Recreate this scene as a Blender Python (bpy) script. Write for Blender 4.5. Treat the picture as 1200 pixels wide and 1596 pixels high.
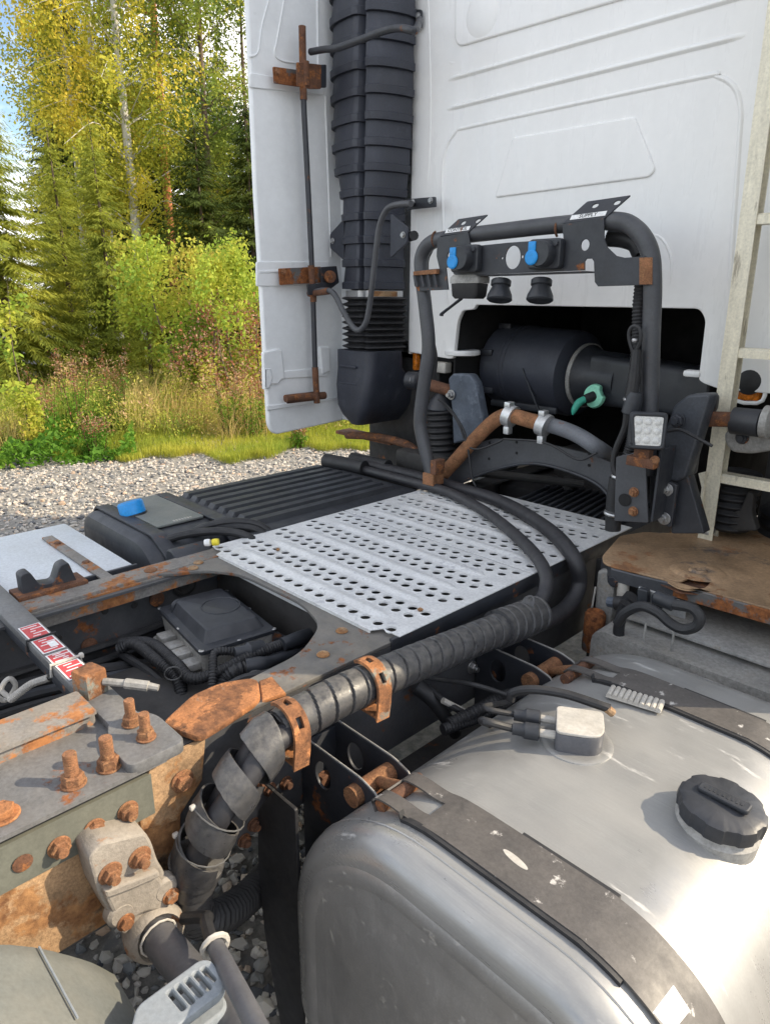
import bpy, bmesh, math, random
import numpy as np
from mathutils import Vector, Matrix
for o in list(bpy.data.objects): bpy.data.objects.remove(o)
random.seed(7); rng = np.random.default_rng(11)
SC = bpy.context.scene; COL = SC.collection
V = Vector; PI = math.pi; rad = math.radians

# ------------------------------------------------------------------ camera
CAM_LOC = V((1.48, 0.0, 1.77)); FPX = 1064.0; PW, PH = 1200, 1596
_a, _p, _r = rad(45.5), rad(17.6), rad(0.4)
_fw = V((-math.sin(_a)*math.cos(_p), math.cos(_a)*math.cos(_p), -math.sin(_p)))
_rt0 = V((math.cos(_a), math.sin(_a), 0)); _up0 = _rt0.cross(_fw)
_rt = _rt0*math.cos(_r)+_up0*math.sin(_r); _up = _up0*math.cos(_r)-_rt0*math.sin(_r)
cd = bpy.data.cameras.new('camera'); cam = bpy.data.objects.new('camera', cd); COL.objects.link(cam)
cam.matrix_world = Matrix(((_rt.x, _up.x, -_fw.x, CAM_LOC.x), (_rt.y, _up.y, -_fw.y, CAM_LOC.y), (_rt.z, _up.z, -_fw.z, CAM_LOC.z), (0, 0, 0, 1)))
cd.sensor_fit = 'HORIZONTAL'; cd.sensor_width = 36; cd.lens = 36*FPX/PW; cd.clip_end = 2000; cd.clip_start = 0.02
SC.camera = cam
# ------------------------------------------------------------------ sky, sun, exposure
SUN_AZ, SUN_EL = 47.0, 34.0          # azimuth clockwise from +Y (the truck's forward), degrees
w = bpy.data.worlds.new('World'); SC.world = w; w.use_nodes = True
nt = w.node_tree; bg = nt.nodes['Background']; bg.inputs[1].default_value = 0.15
sk = nt.nodes.new('ShaderNodeTexSky'); sk.sky_type = 'NISHITA'; sk.sun_disc = False
sk.sun_elevation = rad(SUN_EL); sk.sun_rotation = rad(SUN_AZ); sk.air_density = 1.0; sk.dust_density = 1.2; sk.ozone_density = 1.5
tc = nt.nodes.new('ShaderNodeTexCoord')
mp = nt.nodes.new('ShaderNodeMapping'); mp.inputs['Scale'].default_value = (1, 1, 2.2); mp.inputs['Location'].default_value = (1.7, -.6, .45)
nz = nt.nodes.new('ShaderNodeTexNoise'); nz.inputs['Scale'].default_value = 2.6; nz.inputs['Detail'].default_value = 7; nz.inputs['Roughness'].default_value = .55
rp = nt.nodes.new('ShaderNodeMapRange'); rp.inputs[1].default_value = .45; rp.inputs[2].default_value = .60
mx = nt.nodes.new('ShaderNodeMix'); mx.data_type = 'RGBA'; mx.inputs[7].default_value = (9.8, 9.5, 9.1, 1)
nt.links.new(tc.outputs['Generated'], mp.inputs[0]); nt.links.new(mp.outputs[0], nz.inputs[0]); nt.links.new(nz.outputs[0], rp.inputs[0])
nt.links.new(rp.outputs[0], mx.inputs[0]); nt.links.new(sk.outputs[0], mx.inputs[6]); nt.links.new(mx.outputs[2], bg.inputs[0])
sd = bpy.data.lights.new('sun', 'SUN'); sd.energy = 3.7; sd.angle = rad(.53); sd.color = (1, .85, .63)
so = bpy.data.objects.new('sun', sd); COL.objects.link(so)
SUN_DIR = V((math.sin(rad(SUN_AZ))*math.cos(rad(SUN_EL)), math.cos(rad(SUN_AZ))*math.cos(rad(SUN_EL)), math.sin(rad(SUN_EL))))
so.rotation_euler = SUN_DIR.to_track_quat('Z', 'Y').to_euler(); so.location = (6, 6, 12)
vs = SC.view_settings; vs.view_transform = 'Standard'; vs.look = 'None'; vs.gamma = 1; vs.exposure = 0.76; vs.use_curve_mapping = False
SC.cycles.max_bounces = 8; SC.cycles.diffuse_bounces = 4; SC.cycles.transparent_max_bounces = 8

# ------------------------------------------------------------------ helpers
def P(x, y, X=None, Y=None, Z=None):
    """point of the place on the plane X=, Y= or Z= behind pixel x, y of the photograph"""
    d = _fw + _rt*((x-PW/2)/FPX) - _up*((y-PH/2)/FPX)
    t = (X-CAM_LOC.x)/d.x if X is not None else (Y-CAM_LOC.y)/d.y if Y is not None else (Z-CAM_LOC.z)/d.z
    return CAM_LOC + d*t
WL = {}
def put(o, parent, wloc):
    WL[o.name] = V(wloc)
    if parent is not None:
        o.parent = parent; o.matrix_parent_inverse = Matrix.Translation(-WL[parent.name])
    COL.objects.link(o); return o
def thing(name, label, cat, loc, group=None, kind=None):
    o = bpy.data.objects.new(name, None); o.location = loc; o.empty_display_size = .1
    tag(o, label, cat, group, kind); return put(o, None, loc)
def tag(o, label=None, cat=None, group=None, kind=None):
    for k, v in (('label', label), ('category', cat), ('group', group), ('kind', kind)):
        if v: o[k] = v
    return o
def obj(name, me, mat, parent=None, label=None, smooth=None):
    """link a mesh given in world coordinates as one object, origin at its centre"""
    if isinstance(me, bmesh.types.BMesh):
        bm = me; bmesh.ops.recalc_face_normals(bm, faces=bm.faces)
        me = bpy.data.meshes.new(name); bm.to_mesh(me); bm.free()
    n = len(me.vertices); co = np.empty(n*3, 'f'); me.vertices.foreach_get('co', co); co = co.reshape(-1, 3)
    c = V(((co.min(0)+co.max(0))/2).tolist()); me.transform(Matrix.Translation(-c))
    if mat is not None: me.materials.clear(); me.materials.append(MAT[mat])
    if smooth is not None and len(me.polygons):
        me.polygons.foreach_set('use_smooth', [True]*len(me.polygons))
        me.set_sharp_from_angle(angle=rad(smooth))
    o = bpy.data.objects.new(name, me); o.location = c
    if label: o['label'] = label
    return put(o, parent, c)
def inst(name, me, mat4, parent):
    o = bpy.data.objects.new(name, me); o.matrix_basis = mat4
    return put(o, parent, mat4.translation)
def frame_z(axis, up=V((0, 0, 1))):
    z = V(axis).normalized()
    if abs(z.dot(up)) > .98: up = V((0, 1, 0))
    x = up.cross(z).normalized(); y = z.cross(x)
    return Matrix((x, y, z)).transposed()
def rnd(pts, r, n=4, closed=True):
    out = []; N = len(pts); pts = [V(p) for p in pts]
    for i, p in enumerate(pts):
        if not closed and i in (0, N-1): out.append(p); continue
        a, b = pts[i-1]-p, pts[(i+1) % N]-p
        rr = r[i] if isinstance(r, (list, tuple)) else r
        d = min(rr, a.length*.48, b.length*.48)
        if d < 1e-5: out.append(p); continue
        s, e = p+a.normalized()*d, p+b.normalized()*d
        for k in range(n+1):
            t = k/n; out.append(s*(1-t)**2+p*2*t*(1-t)+e*t*t)
    return out
def circ(c, U, W, r, n=16, r2=None):
    c, U, W = V(c), V(U).normalized(), V(W).normalized(); r2 = r2 or r
    return [c+U*(r*math.cos(2*PI*k/n))+W*(r2*math.sin(2*PI*k/n)) for k in range(n)]
def sheet(pts, th, holes=(), bev=.0015, shift=0.0, bres=1):
    """flat piece of the given outline (with holes), thickness th; shift moves it along its normal"""
    pts = [V(p) for p in pts]; n = V((0, 0, 0)); N = len(pts)
    for i in range(N):
        a, b = pts[i], pts[(i+1) % N]
        n += V(((a.y-b.y)*(a.z+b.z), (a.z-b.z)*(a.x+b.x), (a.x-b.x)*(a.y+b.y)))
    n.normalize(); c = sum(pts, V((0, 0, 0)))/N
    u = max(((pts[(i+1) % N]-pts[i]) for i in range(N)), key=lambda e: e.length); u = (u-n*u.dot(n)).normalized(); v = n.cross(u)
    cu = bpy.data.curves.new('c', 'CURVE'); cu.dimensions = '2D'; cu.fill_mode = 'BOTH'
    cu.extrude = max(th/2-bev, 1e-4); cu.bevel_depth = bev; cu.bevel_resolution = bres; cu.offset = -bev
    for ring in [pts]+[list(h) for h in holes]:
        s = cu.splines.new('POLY'); s.points.add(len(ring)-1); s.use_cyclic_u = True
        for k, p in enumerate(ring):
            d = V(p)-c; s.points[k].co = (d.dot(u), d.dot(v), 0, 1)
    o = bpy.data.objects.new('c', cu); COL.objects.link(o)
    me = bpy.data.meshes.new_from_object(o.evaluated_get(bpy.context.evaluated_depsgraph_get()))
    bpy.data.objects.remove(o); bpy.data.curves.remove(cu)
    M4 = Matrix((u, v, n)).transposed().to_4x4(); M4.translation = c+n*shift
    me.transform(M4); return me
def box(c, s, rot=None, bev=.003, seg=2, bm=None):
    b = bmesh.new(); bmesh.ops.create_cube(b, size=1)
    for v in b.verts: v.co = V((v.co.x*s[0], v.co.y*s[1], v.co.z*s[2]))
    if bev: bmesh.ops.bevel(b, geom=b.edges[:], offset=min(bev, min(s)*.45), segments=seg, profile=.5, affect='EDGES')
    R = (rot if isinstance(rot, Matrix) else Matrix.Rotation(rot or 0, 3, 'Z')).to_4x4(); R.translation = V(c)
    b.transform(R)
    if bm is None: return b
    me = bpy.data.meshes.new('t'); b.to_mesh(me); b.free(); bm.from_mesh(me); bpy.data.meshes.remove(me); return bm
def join(*bms):
    out = bmesh.new()
    for b in bms:
        me = b
        if isinstance(b, bmesh.types.BMesh):
            me = bpy.data.meshes.new('t'); b.to_mesh(me); b.free()
        out.from_mesh(me); bpy.data.meshes.remove(me)
    return out
def spline(pts, n=8):
    pts = [V(p) for p in pts]; out = []
    q = [pts[0]*2-pts[1]]+pts+[pts[-1]*2-pts[-2]]
    for i in range(1, len(q)-2):
        p0, p1, p2, p3 = q[i-1:i+3]
        for k in range(n):
            t = k/n
            out.append(.5*((2*p1)+(p2-p0)*t+(2*p0-5*p1+4*p2-p3)*t*t+(3*p1-p0-3*p2+p3)*t**3))
    return out+[pts[-1]]
def tube(pts, r, n=12, sm=6, fr=None, cap=True, flat=1.0):
    """swept tube through pts; r a number or list per point; fr(s, ang) scales the radius along the length"""
    P0 = [V(p) for p in pts]; path = spline(P0, sm) if sm > 1 else P0
    m = len(path)
    if isinstance(r, (list, tuple)):
        R = list(np.interp(np.linspace(0, len(r)-1, m), range(len(r)), r))
    else: R = [r]*m
    bm = bmesh.new(); prev = None; s = 0; nrm = None; rings = []
    for i, p in enumerate(path):
        t = (path[min(i+1, m-1)]-path[max(i-1, 0)]).normalized()
        if nrm is None:
            nrm = t.cross(V((0, 0, 1)) if abs(t.z) < .9 else V((1, 0, 0))).normalized()
        else: nrm = (nrm-t*nrm.dot(t)).normalized()
        b = t.cross(nrm)
        if i: s += (p-path[i-1]).length
        ring = []
        for k in range(n):
            a = 2*PI*k/n; rr = R[i]*(fr(s, a) if fr else 1)
            ring.append(bm.verts.new(p+nrm*(rr*math.cos(a))+b*(rr*flat*math.sin(a))))
        rings.append(ring)
    for A, B in zip(rings, rings[1:]):
        for k in range(n): bm.faces.new((A[k], A[(k+1) % n], B[(k+1) % n], B[k]))
    if cap:
        bm.faces.new(rings[0][::-1]); bm.faces.new(rings[-1])
    return bm
def fine(pts, step=.004, sm=10):
    path = spline(pts, sm); out = [path[0]]; acc = 0
    for a, b in zip(path, path[1:]):
        L = (b-a).length; k = step-acc
        while k <= L: out.append(a.lerp(b, k/L)); k += step
        acc = (acc+L) % step
    return out
def lathe(prof, c, axis, n=24, lobes=None):
    F = frame_z(axis); c = V(c); bm = bmesh.new(); rings = []
    for (r, h) in prof:
        ring = []
        for k in range(n):
            a = 2*PI*k/n; rr = r*(lobes(a, h) if lobes else 1)
            ring.append(bm.verts.new(c+F@V((rr*math.cos(a), rr*math.sin(a), h))))
        rings.append(ring)
    for A, B in zip(rings, rings[1:]):
        for k in range(n): bm.faces.new((A[k], A[(k+1) % n], B[(k+1) % n], B[k]))
    bm.faces.new(rings[0][::-1]); bm.faces.new(rings[-1]); return bm
def loft(rings, cap=True, closed=True):
    bm = bmesh.new(); R = [[bm.verts.new(p) for p in r] for r in rings]
    for A, B in zip(R, R[1:]):
        n = len(A)
        for k in range(n if closed else n-1): bm.faces.new((A[k], A[(k+1) % n], B[(k+1) % n], B[k]))
    if cap: bm.faces.new(R[0][::-1]); bm.faces.new(R[-1])
    return bm
def extrude_y(prof, y0, y1, bev=0):
    return sheet([V((x, y0, z)) for x, z in prof], abs(y1-y0), bev=bev or .0015, shift=0)  # centred later
def prism(pts, vec, bev=.0015):
    """outline pts extruded from its plane by vec (along the plane's normal)"""
    pts = [V(p) for p in pts]; vec = V(vec); me = sheet(pts, vec.length, bev=bev); me.transform(Matrix.Translation(vec/2)); return me
_protos = {}
def _proto(kind, mat):
    key = (kind, mat)
    if key in _protos: return _protos[key]
    bm = bmesh.new()
    def cyl(r, z0, z1, n, ch=.12):
        pr = [(r*(1-ch*.4), z0), (r, z0+ch*.3), (r, z1-ch), (r*(1-ch), z1)]
        b = lathe(pr, (0, 0, 0), (0, 0, 1), n); me = bpy.data.meshes.new('t'); b.to_mesh(me); b.free(); bm.from_mesh(me); bpy.data.meshes.remove(me)
    if kind == 'hex': cyl(1.35, 0, .18, 20, .06); cyl(1, .18, .85, 6, .1)
    elif kind == 'nut': cyl(1.4, 0, .16, 20, .06); cyl(1, .16, .95, 6, .1); cyl(.58, .95, 1.7, 14, .08)
    elif kind == 'stud':
        cyl(1.15, 0, .2, 20, .06); cyl(1, .2, 1.1, 6, .12)
        for k in range(9): cyl(.62, 1.1+k*.24, 1.34+k*.24, 14, .09)
    elif kind == 'pan': cyl(1, 0, .3, 18, .2)
    elif kind == 'flange': cyl(1.15, 0, .15, 22, .05); cyl(1, .15, .8, 6, .13); cyl(.55, .8, 1.35, 12, .06)
    bmesh.ops.recalc_face_normals(bm, faces=bm.faces)
    me = bpy.data.meshes.new(kind+'_bolt'); bm.to_mesh(me); bm.free(); me.materials.append(MAT[mat])
    me.polygons.foreach_set('use_smooth', [True]*len(me.polygons)); me.set_sharp_from_angle(angle=rad(32))
    _protos[key] = me; return me
def bolt(pos, axis, r, mat, parent, kind='hex', name='bolt'):
    m = (frame_z(axis)@Matrix.Rotation(random.random()*1.0, 3, 'Z')@Matrix.Scale(r, 3)).to_4x4(); m.translation = V(pos)
    return inst(name, _proto(kind, mat), m, parent)

# ------------------------------------------------------------------ materials
MAT = {}
def M(name, c, rough=.5, metal=0, var=.18, vs=7, rust=0, rs=9, rc=((.055, .018, .008), (.36, .13, .04)), dust=0, dc=(.30, .25, .19), bump=.0, bs=90, spec=.5,
      blot=0, bc=(.5, .5, .5), bls=5, rvar=.12, stretch=None, grain=.16, gs=120, brush=None):
    m = bpy.data.materials.new(name); m.use_nodes = True; t = m.node_tree; N, L = t.nodes, t.links
    b = N['Principled BSDF']; b.inputs['Specular IOR Level'].default_value = spec
    g = N.new('ShaderNodeNewGeometry'); pos = g.outputs['Position']
    if stretch:
        mp = N.new('ShaderNodeMapping'); mp.inputs['Scale'].default_value = stretch; L.new(pos, mp.inputs[0]); vpos = mp.outputs[0]
    else: vpos = pos
    def noise(sc, det=5, ro=.6, src=None, off=0):
        n = N.new('ShaderNodeTexNoise'); n.inputs['Scale'].default_value = sc; n.inputs['Detail'].default_value = det; n.inputs['Roughness'].default_value = ro
        if off:
            a = N.new('ShaderNodeVectorMath'); a.operation = 'ADD'; a.inputs[1].default_value = (off, off*1.7, -off); L.new(src or pos, a.inputs[0]); L.new(a.outputs[0], n.inputs[0])
        else: L.new(src or pos, n.inputs[0])
        return n.outputs[0]
    def mapr(s, a, z, o0=0, o1=1):
        r = N.new('ShaderNodeMapRange'); r.inputs[1].default_value = a; r.inputs[2].default_value = z; r.inputs[3].default_value = o0; r.inputs[4].default_value = o1
        L.new(s, r.inputs[0]); return r.outputs[0]
    def mix(f, a, z):
        x = N.new('ShaderNodeMix'); x.data_type = 'RGBA'; L.new(f, x.inputs[0])
        for i, s in ((6, a), (7, z)):
            if isinstance(s, tuple): x.inputs[i].default_value = (*s, 1)
            else: L.new(s, x.inputs[i])
        return x.outputs[2]
    def fmix(f, a, z):
        x = N.new('ShaderNodeMix'); L.new(f, x.inputs[0])
        for i, s in ((2, a), (3, z)):
            if isinstance(s, (int, float)): x.inputs[i].default_value = s
            else: L.new(s, x.inputs[i])
        return x.outputs[0]
    def mul(a, z):
        x = N.new('ShaderNodeMath'); x.operation = 'MULTIPLY'
        for i, s in enumerate((a, z)):
            if isinstance(s, (int, float)): x.inputs[i].default_value = s
            else: L.new(s, x.inputs[i])
        return x.outputs[0]
    n1 = mapr(noise(vs, 6, .62, vpos), .3, .7)
    col = mix(n1, tuple(v*(1-var) for v in c), tuple(min(1, v*(1+var)) for v in c))
    if grain:
        gn = N.new('ShaderNodeMix'); gn.data_type = 'RGBA'; gn.blend_type = 'MULTIPLY'; gn.inputs[0].default_value = 1; gr = N.new('ShaderNodeCombineColor')
        gf = mapr(noise(gs, 4, .7, None, 4.4), .32, .68, 1-grain, 1+grain*.6)
        for i_ in range(3): L.new(gf, gr.inputs[i_])
        L.new(col, gn.inputs[6]); L.new(gr.outputs[0], gn.inputs[7]); col = gn.outputs[2]
    ro = mapr(noise(vs*2.3, 4, .6, vpos, 3.1), .3, .7, max(.05, rough-rvar), min(1, rough+rvar))
    if brush:
        bm_ = N.new('ShaderNodeMapping'); bm_.inputs['Scale'].default_value = brush; L.new(pos, bm_.inputs[0]); bn = noise(1, 3, .6, bm_.outputs[0])
        col = mix(mapr(bn, .3, .7), mix(bn, tuple(v*.86 for v in c), tuple(v*.92 for v in c)), col); ro = fmix(mapr(bn, .35, .65, 0, .5), ro, rough*1.3)
    me = metal
    if blot:
        f = mapr(noise(bls, 7, .68, vpos, 5.3), .62-blot*.3, .68-blot*.3); col = mix(f, col, bc); ro = fmix(f, ro, .8)
        me = fmix(f, me, metal*.3) if metal else me
    if dust:
        s = N.new('ShaderNodeSeparateXYZ'); L.new(g.outputs['Normal'], s.inputs[0])
        f = mul(mul(mapr(s.outputs[2], .1, .9, .25, 1), mapr(noise(vs*1.6, 6, .65, None, 9.2), .3, .68)), dust); col = mix(f, col, dc); ro = fmix(f, ro, .92)
        if metal: me = fmix(f, me, 0.0)
    if rust:
        nr = noise(rs, 8, .68, None, 1.7); th = .66-rust*.36
        f = mapr(nr, th, th+.05); rcol = mix(mapr(noise(rs*5, 6, .7, None, 7.7), .3, .7), rc[0], rc[1]); col = mix(f, col, rcol); ro = fmix(f, ro, .93)
        me = fmix(f, me, 0.0) if metal else me
    L.new(col, b.inputs['Base Color']); L.new(ro, b.inputs['Roughness'])
    if isinstance(me, (int, float)): b.inputs['Metallic'].default_value = me
    else: L.new(me, b.inputs['Metallic'])
    if bump:
        bp = N.new('ShaderNodeBump'); bp.inputs['Strength'].default_value = bump; bp.inputs['Distance'].default_value = .004
        L.new(noise(bs, 5, .65, None, 2.2), bp.inputs['Height']); L.new(bp.outputs[0], b.inputs['Normal'])
    MAT[name] = m; return m
M('cab_white', (.84, .84, .83), .30, var=.025, vs=2, stretch=(3, 3, .5), blot=-.01, bc=(.77, .765, .745), bls=3, dust=.06, grain=.02, gs=30, bump=.02, bs=25)
M('fairing_white', (.80, .82, .83), .38, var=.05, vs=4, dust=.12, grain=.04, gs=30, bump=.03, bs=30)
M('plastic_black', (.024, .027, .033), .45, var=.3, vs=9, dust=.25, dc=(.09, .09, .10), bump=.06, bs=180)
M('snorkel_plastic', (.032, .036, .050), .5, var=.18, vs=6, dust=.2, dc=(.10, .105, .12), bump=.08, bs=220, blot=.06, bc=(.06, .065, .08), bls=11)
M('rubber', (.014, .0145, .017), .55, var=.25, vs=14, dust=.3, dc=(.09, .087, .085), bump=.08, bs=160)
M('hose_rubber', (.020, .020, .024), .5, var=.2, vs=14, dust=.3, dc=(.085, .08, .08), bump=.06, bs=160)
M('dark_paint', (.026, .029, .037), .45, var=.25, vs=9, dust=.3, dc=(.11, .105, .10), rust=.14, rs=14, bump=.08, bs=120)
M('frame_paint', (.060, .062, .069), .55, var=.3, vs=8, dust=.45, dc=(.19, .175, .15), rust=.11, rs=8, bump=.12, bs=90)
M('frame_top', (.12, .118, .115), .6, var=.3, vs=8, dust=.4, dc=(.32, .28, .22), rust=.22, rs=10, bump=.15, bs=80)
M('rusty_paint', (.10, .10, .10), .6, var=.3, vs=9, dust=.25, dc=(.3, .25, .2), rust=.62, rs=12, bump=.3, bs=110)
M('rust', (.25, .115, .055), .9, var=.45, vs=22, bump=.6, bs=220, rust=.45, rs=45, rc=((.07, .032, .02), (.40, .20, .09)), grain=.4, gs=260)
M('rust_orange', (.38, .16, .062), .9, var=.4, vs=12, bump=.6, bs=160, rust=.5, rs=11, rc=((.06, .027, .015), (.30, .13, .055)), blot=.18, bc=(.20, .20, .17), bls=11, grain=.35, gs=200)
M('rust_dark', (.13, .060, .034), .9, grain=.4, gs=240, var=.45, vs=16, bump=.5, bs=150, rust=.35, rs=25, rc=((.06, .022, .012), (.38, .15, .05)))
M('rust_light', (.33, .21, .115), .85, var=.4, vs=9, bump=.5, bs=120, rust=.45, rs=9, rc=((.12, .05, .022), (.42, .22, .09)), blot=.2, bc=(.09, .058, .038), bls=6, grain=.35, gs=160)
M('step_rust', (.33, .215, .125), .55, var=.4, vs=4, bump=.2, bs=60, rust=.3, rs=4.5, rc=((.10, .05, .028), (.36, .17, .07)), blot=.17, bc=(.085, .075, .07), bls=3, grain=.3)
M('galvanised', (.76, .765, .76), .45, .25, var=.10, vs=18, dust=.28, dc=(.5, .5, .5), bump=.1, bs=70, blot=.07, bc=(.5, .5, .52), bls=14)
M('bar_paint', (.135, .137, .142), .48, var=.25, vs=7, dust=.3, dc=(.24, .22, .19), bump=.12, bs=90, rust=.10, rs=9, grain=.3, blot=.08, bc=(.10, .095, .09), bls=7)
M('green_paint', (.12, .125, .105), .55, var=.15, vs=7, dust=.2, dc=(.3, .27, .2), bump=.1, bs=90, rust=.12, rs=7)
M('cast_steel', (.29, .26, .225), .75, .1, var=.22, vs=9, dust=.3, dc=(.42, .36, .28), bump=.5, bs=110, rust=.16, rs=9, rc=((.16, .07, .03), (.40, .2, .09)))
M('tank_alu', (.36, .358, .35), .22, .5, brush=(14, 420, 420), var=.14, vs=4, bump=.02, bs=40, blot=.06, bc=(.50, .495, .48), bls=6, rvar=.05, stretch=(1, 4.5, 1), dust=.45, dc=(.28, .275, .26), grain=.08, gs=200)
M('tank_end', (.42, .42, .42), .36, .65, brush=(160, 160, 22), var=.16, vs=9, bump=.06, bs=120, blot=.05, bc=(.36, .35, .33), bls=30, dust=.3, dc=(.27, .25, .22), grain=.2, gs=260)
M('alu', (.60, .61, .62), .42, .8, var=.12, vs=12, dust=.3, dc=(.4, .38, .35), bump=.08, bs=90)
M('alu_dirty', (.33, .325, .31), .65, .2, grain=.3, gs=90, var=.22, vs=7, dust=.3, dc=(.33, .3, .26), bump=.2, bs=60, blot=.12, bc=(.28, .24, .19), bls=5)
M('strap', (.080, .074, .070), .5, var=.2, vs=10, bump=.1, bs=120, dust=.15, dc=(.26, .23, .2), blot=-.02, bc=(.5, .48, .45), bls=26, grain=.25)
M('wrap', (.036, .037, .042), .33, var=.35, vs=40, dust=.42, dc=(.25, .235, .21), bump=.15, bs=140)  # dust whose grey also stands for the silvery sheen of the band
M('grey_tube', (.135, .145, .165), .45, var=.15, vs=9, dust=.25, dc=(.22, .22, .22), bump=.06, bs=120, rust=.07, rs=12)
M('bar_tube', (.055, .058, .066), .42, var=.2, vs=9, dust=.25, dc=(.17, .165, .16), bump=.06, bs=120, rust=.05, rs=11)
M('blue', (.006, .26, .66), .42, var=.08, vs=10, dust=.1)
M('cyan_valve', (.05, .42, .30), .45, var=.12, vs=20, dust=.1)
M('mint_valve', (.25, .66, .47), .45, var=.1, vs=20, dust=.1)
M('ladder_alu', (.74, .69, .55), .42, .15, var=.12, vs=14, dust=.1, bump=.1, bs=60, stretch=(6, 6, .8), blot=.05, bc=(.4, .36, .28), bls=8)
M('steel', (.42, .42, .42), .38, .85, var=.2, vs=25, dust=.15, bump=.05, bs=120)
M('rail_strip', (.19, .18, .17), .6, var=.25, vs=9, dust=.3, dc=(.34, .28, .2), rust=.42, rs=9, rc=((.16, .06, .025), (.46, .20, .07)), bump=.3, bs=110, grain=.3)
M('fender_tube_paint', (.085, .088, .10), .42, var=.15, vs=9, dust=.3, dc=(.2, .19, .18), bump=.06)
M('mount_dark', (.040, .045, .056), .45, .1, var=.3, vs=14, dust=.3, dc=(.13, .135, .14), bump=.12, bs=70, grain=.3)
M('tie_grey', (.10, .10, .10), .5)
M('white_box', (.66, .70, .74), .42, var=.05, vs=4, dust=.15, bump=.03)
M('white_paper', (.78, .78, .77), .6, var=.03)
M('label_red', (.56, .045, .055), .5, var=.1, vs=30, dust=.1)
M('ink', (.02, .02, .02), .6, var=0)
M('grey_plastic', (.15, .162, .155), .5, var=.1, vs=6, dust=.35, dc=(.30, .28, .23), bump=.06, bs=120)
M('grey_plastic_blue', (.24, .27, .30), .48, var=.1, vs=6, dust=.2, dc=(.32, .30, .26), bump=.06, bs=120)
M('blue_plate', (.085, .105, .14), .5, .2, var=.3, vs=14, dust=.2, dc=(.32, .33, .34), bump=.12, bs=70, blot=.22, bc=(.135, .16, .20), bls=22)
M('amber', (.70, .20, .02), .25, var=.5, vs=60, spec=.6)
M('yellow', (.75, .62, .04), .5, var=.05)
M('cable_white', (.48, .46, .42), .5, var=.15, vs=20, dust=.3)
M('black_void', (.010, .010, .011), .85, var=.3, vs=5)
M('engine_dark', (.028, .027, .027), .75, var=.4, vs=10, dust=.35, dc=(.09, .08, .07), bump=.2, bs=60, rust=.06)
M('lens', (.62, .62, .60), .3, .1, var=.12, vs=120, spec=.7)
# ------------------------------------------------------------------ setting: ground, gravel, plants, trees
def G(px, dist, z=0.0):
    d = _fw + _rt*((px-PW/2)/FPX) + _up*((PH/2-457)/FPX); d = V((d.x, d.y, 0)).normalized()
    return V((CAM_LOC.x+d.x*dist, CAM_LOC.y+d.y*dist, z))
def ramp_mat(name, cols, trans=0.0, rough=.7, seed_scale=None):
    m = bpy.data.materials.new(name); m.use_nodes = True; t = m.node_tree; N, L = t.nodes, t.links
    g = N.new('ShaderNodeNewGeometry'); r = N.new('ShaderNodeValToRGB'); e = r.color_ramp.elements
    while len(e) < len(cols): e.new(.5)
    for k, c in enumerate(cols): e[k].position = k/(len(cols)-1); e[k].color = (*c, 1)
    fac = g.outputs['Random Per Island']
    if seed_scale:
        n = N.new('ShaderNodeTexNoise'); n.inputs['Scale'].default_value = seed_scale; n.inputs['Detail'].default_value = 2; L.new(g.outputs['Position'], n.inputs[0])
        mr = N.new('ShaderNodeMapRange'); mr.inputs[1].default_value = .3; mr.inputs[2].default_value = .7; L.new(n.outputs[0], mr.inputs[0])
        a = N.new('ShaderNodeMix'); a.inputs[0].default_value = .75; L.new(fac, a.inputs[2]); L.new(mr.outputs[0], a.inputs[3]); fac = a.outputs[0]
    L.new(fac, r.inputs[0]); b = N['Principled BSDF']; b.inputs['Roughness'].default_value = rough; b.inputs['Specular IOR Level'].default_value = .25
    L.new(r.outputs[0], b.inputs['Base Color'])
    if trans:
        tr = N.new('ShaderNodeBsdfTranslucent'); L.new(r.outputs[0], tr.inputs[0]); ms = N.new('ShaderNodeMixShader'); ms.inputs[0].default_value = trans
        L.new(b.outputs[0], ms.inputs[1]); L.new(tr.outputs[0], ms.inputs[2]); L.new(ms.outputs[0], N['Material Output'].inputs[0])
    MAT[name] = m
ramp_mat('birch_leaf', [(0.175, 0.233, 0.039), (0.376, 0.408, 0.052), (0.590, 0.525, 0.062), (0.725, 0.539, 0.068)], .5, seed_scale=.8)
ramp_mat('aspen_leaf', [(0.083, 0.143, 0.039), (0.166, 0.240, 0.048), (0.304, 0.360, 0.057), (0.442, 0.420, 0.057)], .42, seed_scale=.9)
ramp_mat('bush_leaf', [(0.156, 0.270, 0.042), (0.313, 0.425, 0.056), (0.469, 0.496, 0.066), (0.548, 0.425, 0.098)], .45, seed_scale=1.2)
ramp_mat('spruce_needle', [(0.116, 0.168, 0.033), (0.283, 0.315, 0.042), (0.464, 0.448, 0.065)], .35, seed_scale=.9)  # needle colour raised so the trees look sunlit
ramp_mat('shaded_needle', [(0.024, 0.042, 0.012), (0.054, 0.082, 0.014), (0.120, 0.144, 0.019)], .2, seed_scale=.8)  # spruce needles again, with the forest shade put into their colour
ramp_mat('dry_needle', [(.16, .11, .05), (.26, .18, .07), (.30, .22, .10)], .2)
ramp_mat('grass_blade', [(0.150, 0.260, 0.049), (0.329, 0.390, 0.064), (0.568, 0.504, 0.161), (0.627, 0.439, 0.186), (0.419, 0.423, 0.088)], .35, seed_scale=.7)
ramp_mat('short_grass', [(0.206, 0.308, 0.045), (0.386, 0.420, 0.054), (0.515, 0.476, 0.075)], .35, seed_scale=1.5)
ramp_mat('weed_leaf', [(0.065, 0.169, 0.019), (0.130, 0.273, 0.026), (0.260, 0.338, 0.039)], .4, seed_scale=.9)
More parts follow.
